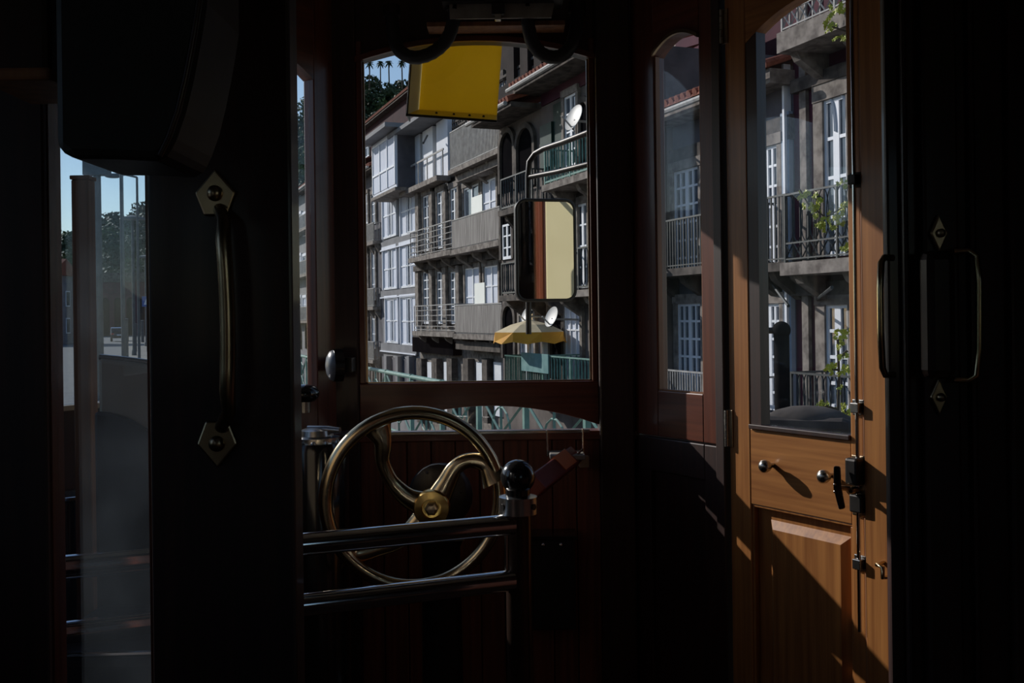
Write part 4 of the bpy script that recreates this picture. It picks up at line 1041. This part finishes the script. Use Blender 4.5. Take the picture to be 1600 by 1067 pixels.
dish(897, 184, 22, 1.7, 'large tilted satellite dish beside the upper right window')
dish(822, 492, 12, 1.6, 'small satellite dish left of the mirror arm above the umbrella')
dish(862, 495, 17, 1.6, 'satellite dish right above the golden umbrella')
def umbrella():
    s_, z = FA.at(828, 522, 1.75); e = FA.ex; off = 1.75
    o = Vector((FA.P0[0]+e[0]*s_+FA.n[0]*off, FA.P0[1]+e[1]*s_+FA.n[1]*off, z)); r = .95
    t = tag(empty('parasol', o-Vector((0, 0, 1.9)), .3), 'golden yellow parasol open on the terrace below the mirror', 'parasol')
    n = 8
    for i in range(n):
        a0 = 2*PI*i/n; a1 = 2*PI*(i+1)/n
        v = []
        for rr, zz in ((.02, 2.28), (r*.55, 2.15), (r, 1.96)):
            v += [(rr*math.cos(a0), rr*math.sin(a0), zz), (rr*math.cos(a1), rr*math.sin(a1), zz)]
        MB().add(v, [(0, 1, 3, 2), (2, 3, 5, 4)]).build('canopy_panel', 'umbrella_cream', t)
        MB().add([(r*math.cos(a0), r*math.sin(a0), 1.96), (r*math.cos(a1), r*math.sin(a1), 1.96), (r*1.01*math.cos(a1), r*1.01*math.sin(a1), 1.72), (r*1.01*math.cos((a0+a1)/2), r*1.01*math.sin((a0+a1)/2), 1.66), (r*1.01*math.cos(a0), r*1.01*math.sin(a0), 1.72)], [(0, 1, 2, 3, 4)]).build('valance', 'umbrella_gold', t)
    MB().cyl((0, 0, 0), (0, 0, 2.32), .03, 10).build('pole', 'window_white', t)
umbrella()
for i, (px, lab) in enumerate(((825, 'white terrace post under the parasol, left one'), (851, 'white terrace post under the parasol, right one'))):
    s_, z = FA.at(px, 525, 1.3); e = FA.ex
    o = Vector((FA.P0[0]+e[0]*s_+FA.n[0]*1.3, FA.P0[1]+e[1]*s_+FA.n[1]*1.3, z-1.7))
    t = tag(empty('terrace_post', o, FA.rz), lab, 'post', 'terrace posts')
    MB().box(-.06, .06, -.06, .06, 0, 1.75).build('shaft', 'window_white', t); MB().box(-.09, .09, -.09, .09, 1.75, 1.85).build('capital', 'window_white', t)

# ---- vines with yellow-green leaves in front of the lace house
def leaf_mesh():
    pts = [(0, 0), (.05, .02), (.10, -.02), (.09, .05), (.14, .09), (.08, .10), (.06, .17), (.0, .13), (-.06, .17), (-.08, .10), (-.14, .09), (-.09, .05), (-.10, -.02), (-.05, .02)]
    m = MB(); m.add([(0, 0, .07)] + [(x, .02*math.sin(i*1.7), z) for i, (x, z) in enumerate(pts)], [(0, i+1, (i+1) % len(pts)+1) for i in range(len(pts))]); return m
LEAF = [None]
def vine(name, label, stems, leaves, Y, size):
    b0 = P(*stems[0][0], Y); t = tag(empty(name, b0), label, 'plant')
    for st in stems:
        MB().tube([P(x, y, Y)-b0 for x, y in st], .008 if Y < 12 else .014, 6).build('stem', 'bark', t)
    for (px, py, n, sx, sy) in leaves:
        for i in range(n):
            p = P(px+random.gauss(0, sx), py+random.gauss(0, sy), Y+random.uniform(-.25, .25)) - b0
            if LEAF[0] is None:
                o = leaf_mesh().build('leaf', 'leaf_yellow', t); LEAF[0] = o.data
            else:
                o = bpy.data.objects.new('leaf', LEAF[0]); COL.objects.link(o); o.parent = t
            o.location = p; k = size*random.uniform(.7, 1.25); o.scale = (k, k, k)
            o.rotation_euler = (random.uniform(-.7, .7), random.uniform(-1.2, 1.2)+PI*.6, random.uniform(-1.0, .6))
vine('leafy_vine', 'yellow-green vine trailing over the middle lace balcony', [[(1345, 330), (1320, 322), (1290, 340), (1262, 318), (1250, 296)]],
     [(1256, 302, 8, 5, 6), (1272, 325, 12, 8, 9), (1295, 345, 16, 9, 9), (1318, 322, 10, 6, 9), (1316, 287, 5, 4, 5), (1318, 392, 6, 5, 8), (1283, 352, 5, 6, 4)], 16.3, .45)
vine('leafy_vine', 'small yellow-green plant sprig at the topmost lace balcony', [[(1345, 60), (1325, 50), (1295, 40)]], [(1294, 38, 12, 4, 9), (1315, 15, 7, 4, 7), (1313, 58, 5, 4, 4)], 16.3, .45)
vine('young_shrub', 'upright young shrub with yellow-green leaves outside the door glass', [[(1317, 1046), (1312, 720), (1309, 650), (1311, 590), (1309, 530)], [(1309, 640), (1285, 632)], [(1310, 578), (1290, 575)], [(1310, 560), (1324, 548)]],
     [(1307, 530, 10, 6, 7), (1318, 522, 6, 4, 4), (1292, 577, 9, 6, 4), (1314, 575, 10, 6, 6), (1311, 556, 5, 5, 5), (1285, 632, 9, 6, 5), (1312, 605, 5, 4, 5), (1316, 642, 8, 6, 7), (1308, 664, 8, 8, 6)], 5.9, .155)

# ---- street furniture close to the tram
def street_railing(u0, u1):
    t = tag(empty('street_railing', tuple(D2*u0+N2*4.25+Vector((0, 0, ZS+.05))), math.atan2(D2.y, D2.x)), 'green iron street railing with crossed bars in front of the houses', 'railing')
    L = u1-u0; n = int(L/1.6)
    MB().tube([(0, 0, 1.08), (L, 0, 1.08)], .035, 8).build('top_rail', 'rail_green_light', t)
    MB().tube([(0, 0, .12), (L, 0, .12)], .025, 8).build('bottom_rail', 'rail_green_light', t)
    for i in range(n+1): MB().box(L*i/n-.03, L*i/n+.03, -.03, .03, 0, 1.12).build('post', 'rail_green_light', t)
    for i in range(n):
        a = L*i/n; b = L*(i+1)/n; m = MB(); c = (a+b)/2
        m.bar((a, 0, .14), (b, 0, 1.05), .028, .02); m.bar((b, 0, .14), (a, 0, 1.05), .028, .02); ellipse(m, c, 0, .6, .32, .32, .014)
        m.bar((c, 0, .14), (c, 0, 1.05), .024, .02); m.build('infill', 'rail_green_light', t)
street_railing(7.5, 40)
pq = P(1221, 516, 6.2)
t = tag(empty('iron_post', (pq.x, 6.2, ZS)), 'dark iron post with ball top and side arm outside the door glass', 'post')
h = pq.z-ZS
MB().cyl((0, 0, 0), (0, 0, h-.03), .046, 18).build('shaft', 'iron_matte', t, smooth=60)
MB().sphere((0, 0, h), .055, 20, 14).build('ball', 'iron_matte', t, smooth=60)
MB().cyl((0, 0, h), (-.30, .1, h-.005), .02, 10).build('arm', 'iron_dark', t, smooth=60)
MB().lathe([(.09, 0), (.09, .05), (.05, .12)], (0, 0, 0), (0, 0, 1), 18).build('base', 'iron_dark', t, smooth=40)
pq2 = P(1262, 632, 5.6)
t = tag(empty('stone_block', (pq2.x, 5.6, ZS), -.4), 'dark rounded stone block outside the door glass', 'stone')
MB().box(-.28, .24, -.16, .16, 0, pq2.z-ZS-.06).build('body', 'granite_dark', t, bevel=.05)
MB().sphere((0, 0, pq2.z-ZS-.10), .24, 16, 8, (1, .62, .4)).build('crown', 'granite_dark', t, smooth=60)

# ---- left: road with cars, poles, bollards
def at_ground(px, py, z=ZS): 
    k, m_ = km(px, py); Y = (EYE-z)/m_; return Vector((k*Y, Y, z))
def car(px, py, label, paint, rz=None):
    o = at_ground(px, py); t = tag(empty('car', o, math.atan2(D2.y, D2.x)), label, 'car', 'cars on the road')
    # local x forward, rear towards the camera
    side = [(-2.1, .35), (-2.15, .75), (-2.0, .95), (-1.55, 1.40), (-1.1, 1.50), (.1, 1.48), (.8, 1.0), (1.9, .85), (2.1, .6), (2.1, .3)]
    MB().prism(side, -.86, .86).build('body', paint, t, bevel=.08)
    MB().add([(-2.02, -.66, 1.0), (-2.02, .66, 1.0), (-1.60, .58, 1.38), (-1.60, -.58, 1.38), (-1.9, 0, 1.0)], [(0, 1, 2, 3)]).build('rear_window', 'car_glass', t, loc=(-.02, 0, .01))
    for sy in (-1, 1):
        MB().prism([(-1.5, 1.02), (.6, 1.02), (.05, 1.40), (-1.35, 1.40)], sy*.865, sy*.875).build('side_window', 'car_glass', t)
        MB().box(-2.18, -2.05, sy*.55, sy*.82, .72, .88).build('tail_lamp', 'tail_red', t, bevel=.02)
        for wx in (-1.35, 1.35): MB().cyl((wx, sy*.70, .32), (wx, sy*.90, .32), .32, 18).build('wheel', 'tyre', t, smooth=40)
    MB().box(-2.2, -2.08, -.26, .26, .62, .74).build('number_plate', 'window_white', t)
car(187, 533, 'black car driving away on the road, nearest of the cars', 'car_black')
car(170, 520, 'silver car further up the road, left of the black car', 'car_silver')
car(204, 517, 'white car parked beyond the bollards', 'car_white')
car(218, 518, 'dark car half hidden behind the bollards', 'car_black')
def pole(px, py_top, py_base, wpx, Y, name, label, mat='concrete_pole', cat='pole', group=None):
    p = P(px, py_top, Y); r = wpx*Y/FPX/2
    t = tag(empty(name, (p.x, Y, ZS)), label, cat, group); h = p.z-ZS
    MB().lathe([(r*1.25, 0), (r*1.2, h*.3), (r, h)], (0, 0, 0), (0, 0, 1), 14).build('shaft', mat, t, smooth=60)
    MB().lathe([(r*1.9, 0), (r*1.9, .25), (r*1.3, .4)], (0, 0, 0), (0, 0, 1), 14).build('base', mat, t, smooth=40)
    return t, h, r
t, h, r = pole(151, 225, 0, 11, 24, 'tram_pole', 'thick dark tram wire pole with a long cross arm, nearest pole')
za = P(151, 262, 24).z-ZS
MB().cyl((-.3, 0, za), (1.9, 0, za), .04, 8).build('cross_arm', 'concrete_pole', t); MB().box(-.28, .28, -.15, .15, za-.18, za+.18).build('clamp', 'concrete_pole', t)
t, h, r = pole(189, 225, 0, 5.5, 40, 'tram_pole', 'slimmer tram wire pole right of the nearest one'); 
def lamp(px, pyt, Y, headpx, label):
    t, h, r = pole(px, pyt, 0, 3.5, Y, 'street_lamp', label, cat='street lamp', group='street lamps'); q = P(headpx, pyt-2, Y); dx = q.x - P(px, pyt, Y).x
    MB().tube([(0, 0, h), (dx*.5, 0, h+.12), (dx, 0, h+.1)], .05, 6).build('arm', 'concrete_pole', t)
    MB().sphere((dx, 0, h+.08), .22, 12, 8, (1.9, .8, .5)).build('head', 'concrete_pole', t, smooth=60)
lamp(214, 277, 45, 178, 'street lamp with a single arm reaching left over the road')
def twin(px, pyt, Y, label):
    t, h, r = pole(px, pyt, 0, 4, Y, 'street_lamp', label, cat='street lamp', group='street lamps')
    MB().lathe([(.1, h-.05), (.75, h), (.7, h+.12), (.1, h+.25)], (0, 0, 0), (0, 0, 1), 16).build('hood', 'concrete_pole', t, smooth=40)
twin(207, 343, 62, 'street lamp with a round hood, nearer one'); twin(228, 403, 85, 'street lamp with a round hood, farther one')
for px, pb, pt_, wpx, lab in ((197, 566, 497, 8, 'nearest dark bollard at the pavement edge'), (211, 549, 505, 6, 'second dark bollard at the pavement edge'), (223, 535, 500, 5, 'third dark bollard at the pavement edge'), (235, 528, 498, 4, 'farthest dark bollard at the pavement edge')):
    g = at_ground(px, pb); Y = g.y; r = wpx*Y/FPX/2; zt = P(px, pt_, Y).z-ZS
    t = tag(empty('bollard', g), lab, 'bollard', 'bollards along the pavement')
    MB().lathe([(r*1.15, 0), (r, .1), (r*.95, zt-.1)], (0, 0, 0), (0, 0, 1), 14).build('shaft', 'concrete_pole', t, smooth=60)
    MB().lathe([(r*1.1, zt-.1), (r*1.15, zt-.04), (r*.5, zt)], (0, 0, 0), (0, 0, 1), 14).build('cap', 'concrete_pole', t, smooth=60)
p = P(229, 471, 70)
t = tag(empty('road_sign', (p.x, 70, ZS)), 'blue square road sign on a thin pole', 'sign')
MB().box(-.3, .3, -.03, .0, p.z-ZS-.35, p.z-ZS+.35).build('board', 'sign_blue', t); MB().cyl((0, .05, 0), (0, .05, p.z-ZS+.5), .05, 8).build('pole', 'concrete_pole', t)
m = MB(); zc = p.z-ZS
m.add([(-.18, -.035, zc-.22), (.18, -.035, zc-.22), (0, -.035, zc+.2)], [(0, 1, 2)]); m.build('symbol', 'window_white', t)
# arcaded long building closing the street
q0 = P(20, 500, 150); q1 = P(330, 500, 150); zt = P(200, 428, 150).z
t = tag(empty('arcaded_building', (q0.x, 150, ZS)), 'long low maroon building with round arches closing the street', 'building')
L = q1.x-q0.x
MB().box(0, L, 0, 8, 0, zt-ZS).build('wall', 'plaster_maroon', t); MB().box(-.3, L+.3, -.4, 8, zt-ZS-1.2, zt-ZS+.2).build('cornice', 'granite_dark', t)
n = 16
for i in range(n):
    c = L*(i+.5)/n; w2_ = L/n*.3; hh = (zt-ZS)*.62
    A = [(c-w2_, 0)] + [(c-w2_*math.cos(PI*j/10), hh-w2_+w2_*math.sin(PI*j/10)) for j in range(11)] + [(c+w2_, 0)]
    MB().prism(A, -.06, -.01).build('arch_opening', 'dark_opening', t)
q0 = P(121, 500, 101); q0.x -= 8
t = tag(empty('corner_house', (q0.x, 95, ZS)), 'small grey house with tiled roof at the left end of the street', 'house')
w_ = 8.0; zt = P(110, 428, 95).z-ZS
MB().box(0, w_, 0, 6, 0, zt).build('wall', 'plaster_grey', t)
for wy in (1.4, 3.8):
    for wz in (1.0, 3.6):
        f = MB().box(w_, w_+.06, wy-.45, wy+.45, wz, wz+1.5).build('window', 'window_white', t); MB().box(w_+.06, w_+.08, wy-.35, wy+.35, wz+.1, wz+1.4).build('pane', 'window_glass', f)
MB().add([(-.3, -.3, zt), (w_+.3, -.3, zt), (w_+.3, 6.3, zt), (-.3, 6.3, zt), (-.3, 3, zt+1.6), (w_+.3, 3, zt+1.6)], [(0, 1, 5, 4), (2, 3, 4, 5), (0, 4, 3), (1, 2, 5), (0, 3, 2, 1)]).build('roof', 'roof_tile', t)
for wx in (w_*.72, w_*.9):
    for wz in (1.0, 3.6): 
        f = MB().box(wx-.4, wx+.4, -.06, 0, wz, wz+1.5).build('window', 'window_white', t); MB().box(wx-.32, wx+.32, -.08, -.06, wz+.1, wz+1.4).build('pane', 'window_glass', f)

# ---- wooded hill
def ridge(px): 
    pts = [(-300, 420), (60, 410), (160, 385), (240, 345), (330, 285), (470, 186), (570, 158), (650, 168), (760, 180), (1000, 200), (1500, 220)]
    for (a, ya), (b, yb2) in zip(pts, pts[1:]):
        if a <= px <= b: return ya+(yb2-ya)*(px-a)/(b-a)
    return 300
m = MB(); nx, ny = 60, 14; vs = []
for j in range(ny+1):
    for i in range(nx+1):
        px = -250+1700*i/nx; Y = 165+115*j/ny; f = (j/ny)
        zr = P(px, ridge(px), 280).z
        z = ZS + (zr-ZS)*(f**.8) if px < 1e9 else 0
        k = (px-800)/FPX; vs.append((k*Y, Y, z))
fs = [(j*(nx+1)+i, j*(nx+1)+i+1, (j+1)*(nx+1)+i+1, (j+1)*(nx+1)+i) for j in range(ny) for i in range(nx)]
S(m.add(vs, fs), 'hillside', 'grass_hill', smooth=80)
def crown_mesh(seed, n=900, R=5.0):
    rnd = random.Random(seed); m = MB(); blobs = [(rnd.uniform(-.55, .55)*R, rnd.uniform(-.55, .55)*R, R*.9+rnd.uniform(-.4, .55)*R, R*rnd.uniform(.35, .6)) for _ in range(9)]
    for i in range(n):
        bx, by, bz, br = blobs[i % 9]
        d = Vector((rnd.gauss(0, 1), rnd.gauss(0, 1), rnd.gauss(0, 1))).normalized(); p = Vector((bx, by, bz)) + d*br*rnd.uniform(.75, 1.05)
        a = Vector((rnd.gauss(0, 1), rnd.gauss(0, 1), rnd.gauss(0, 1))).normalized()*rnd.uniform(.35, .7); c = a.cross(d).normalized()*rnd.uniform(.3, .55)
        m.add([p-a, p+c, p+a, p-c], [(0, 1, 2, 3)])
    return m
protos = []
for k, mt in enumerate(('leaf_dark', 'leaf_mid', 'leaf_dark')):
    t = empty('hill_tree', (0, 0, 0)); crown_mesh(k+3).build('crown', mt, t)
    MB().lathe([(.4, -1.5), (.3, 3.0), (.15, 6)], (0, 0, 0), (0, 0, 1), 8).build('trunk', 'bark', t); protos.append(t)
used = [False]*3
rt = random.Random(8); placed = []
KIND = ('dark dense', 'lighter green', 'dark spreading')
for i in range(900):
    if len(placed) >= 128: break
    f = rt.random()**.6; Y = 172+105*f
    sec = rt.choice((0, 0, 1, 2, 2, 3, 3)); px = rt.uniform(*((80, 262), (440, 505), (552, 655), (262, 552))[sec])
    x = (px-800)/FPX*Y
    if any((x-a)**2+(Y-b_)**2 < 36 for a, b_ in placed): continue
    placed.append((x, Y))
    z = ZS + (P(px, ridge(px), 280).z-ZS)*((Y-165)/115)**.8
    k = rt.randrange(3)
    o = protos[k] if not used[k] else copy_tree(protos[k]); used[k] = True
    s_ = rt.uniform(.6, 1.0); o.location = (x, Y, z-.5); o.scale = (s_, s_, s_); o.rotation_euler = (0, 0, rt.uniform(0, 6))
    side = 'left' if px < ((171, 472, 603, 407)[sec]) else 'right'
    tag(o, '%s %s tree %s the hill %s, %s half' % ('small' if s_ < .78 else 'large', KIND[k], 'low on' if f < .45 else ('halfway up' if f < .8 else 'near the top of'),
        ('behind the cars', 'beyond left corner window', 'below the palms', 'behind the left bulkhead')[sec], side), 'tree', 'trees on the wooded hill')
# palms on the ridge
def palm():
    t = empty('palm_tree', (0, 0, 0)); h = 17
    MB().tube([(0, 0, -3), (.1, 0, h*.5), (.25, 0, h)], [.24, .19, .16], 8).build('trunk', 'palm_trunk', t, smooth=60)
    for i in range(22):
        a = 2*PI*i/22+.2*(i % 3); el = (.9, .35, -.3)[i % 3]; L = 1.35
        pts = []
        for j in range(6):
            u = j/5; pts.append(Vector((.25+math.cos(a)*L*u*math.cos(el*(1-u*.4)), math.sin(a)*L*u*math.cos(el), h+L*(math.sin(el)*u - .55*u*u))))
        m = MB(); sd = Vector((-math.sin(a), math.cos(a), 0))
        for j in range(5):
            w0 = .26*math.sin(PI*(.12+.8*j/5)); w1 = .26*math.sin(PI*(.12+.8*(j+1)/5))
            m.add([pts[j]-sd*w0, pts[j]+sd*w0, pts[j+1]+sd*w1, pts[j+1]-sd*w1], [(0, 1, 2, 3)])
        m.build('frond', 'leaf_dark', t)
    return t
pt0 = palm()
for i, (px, py, lab) in enumerate(((576, 97, 'leftmost palm on the hilltop against the sky'), (593, 94, 'second palm from the left on the hilltop'), (607, 92, 'third palm from the left on the hilltop'), (627, 91, 'palm nearest the yellow box on the hilltop'))):
    o = pt0 if i == 0 else copy_tree(pt0); q = P(px, py, 268); o.location = (q.x, 268+i, q.z-17.5); o.rotation_euler = (0, 0, i*1.3); tag(o, lab, 'palm tree', 'palms on the hilltop')
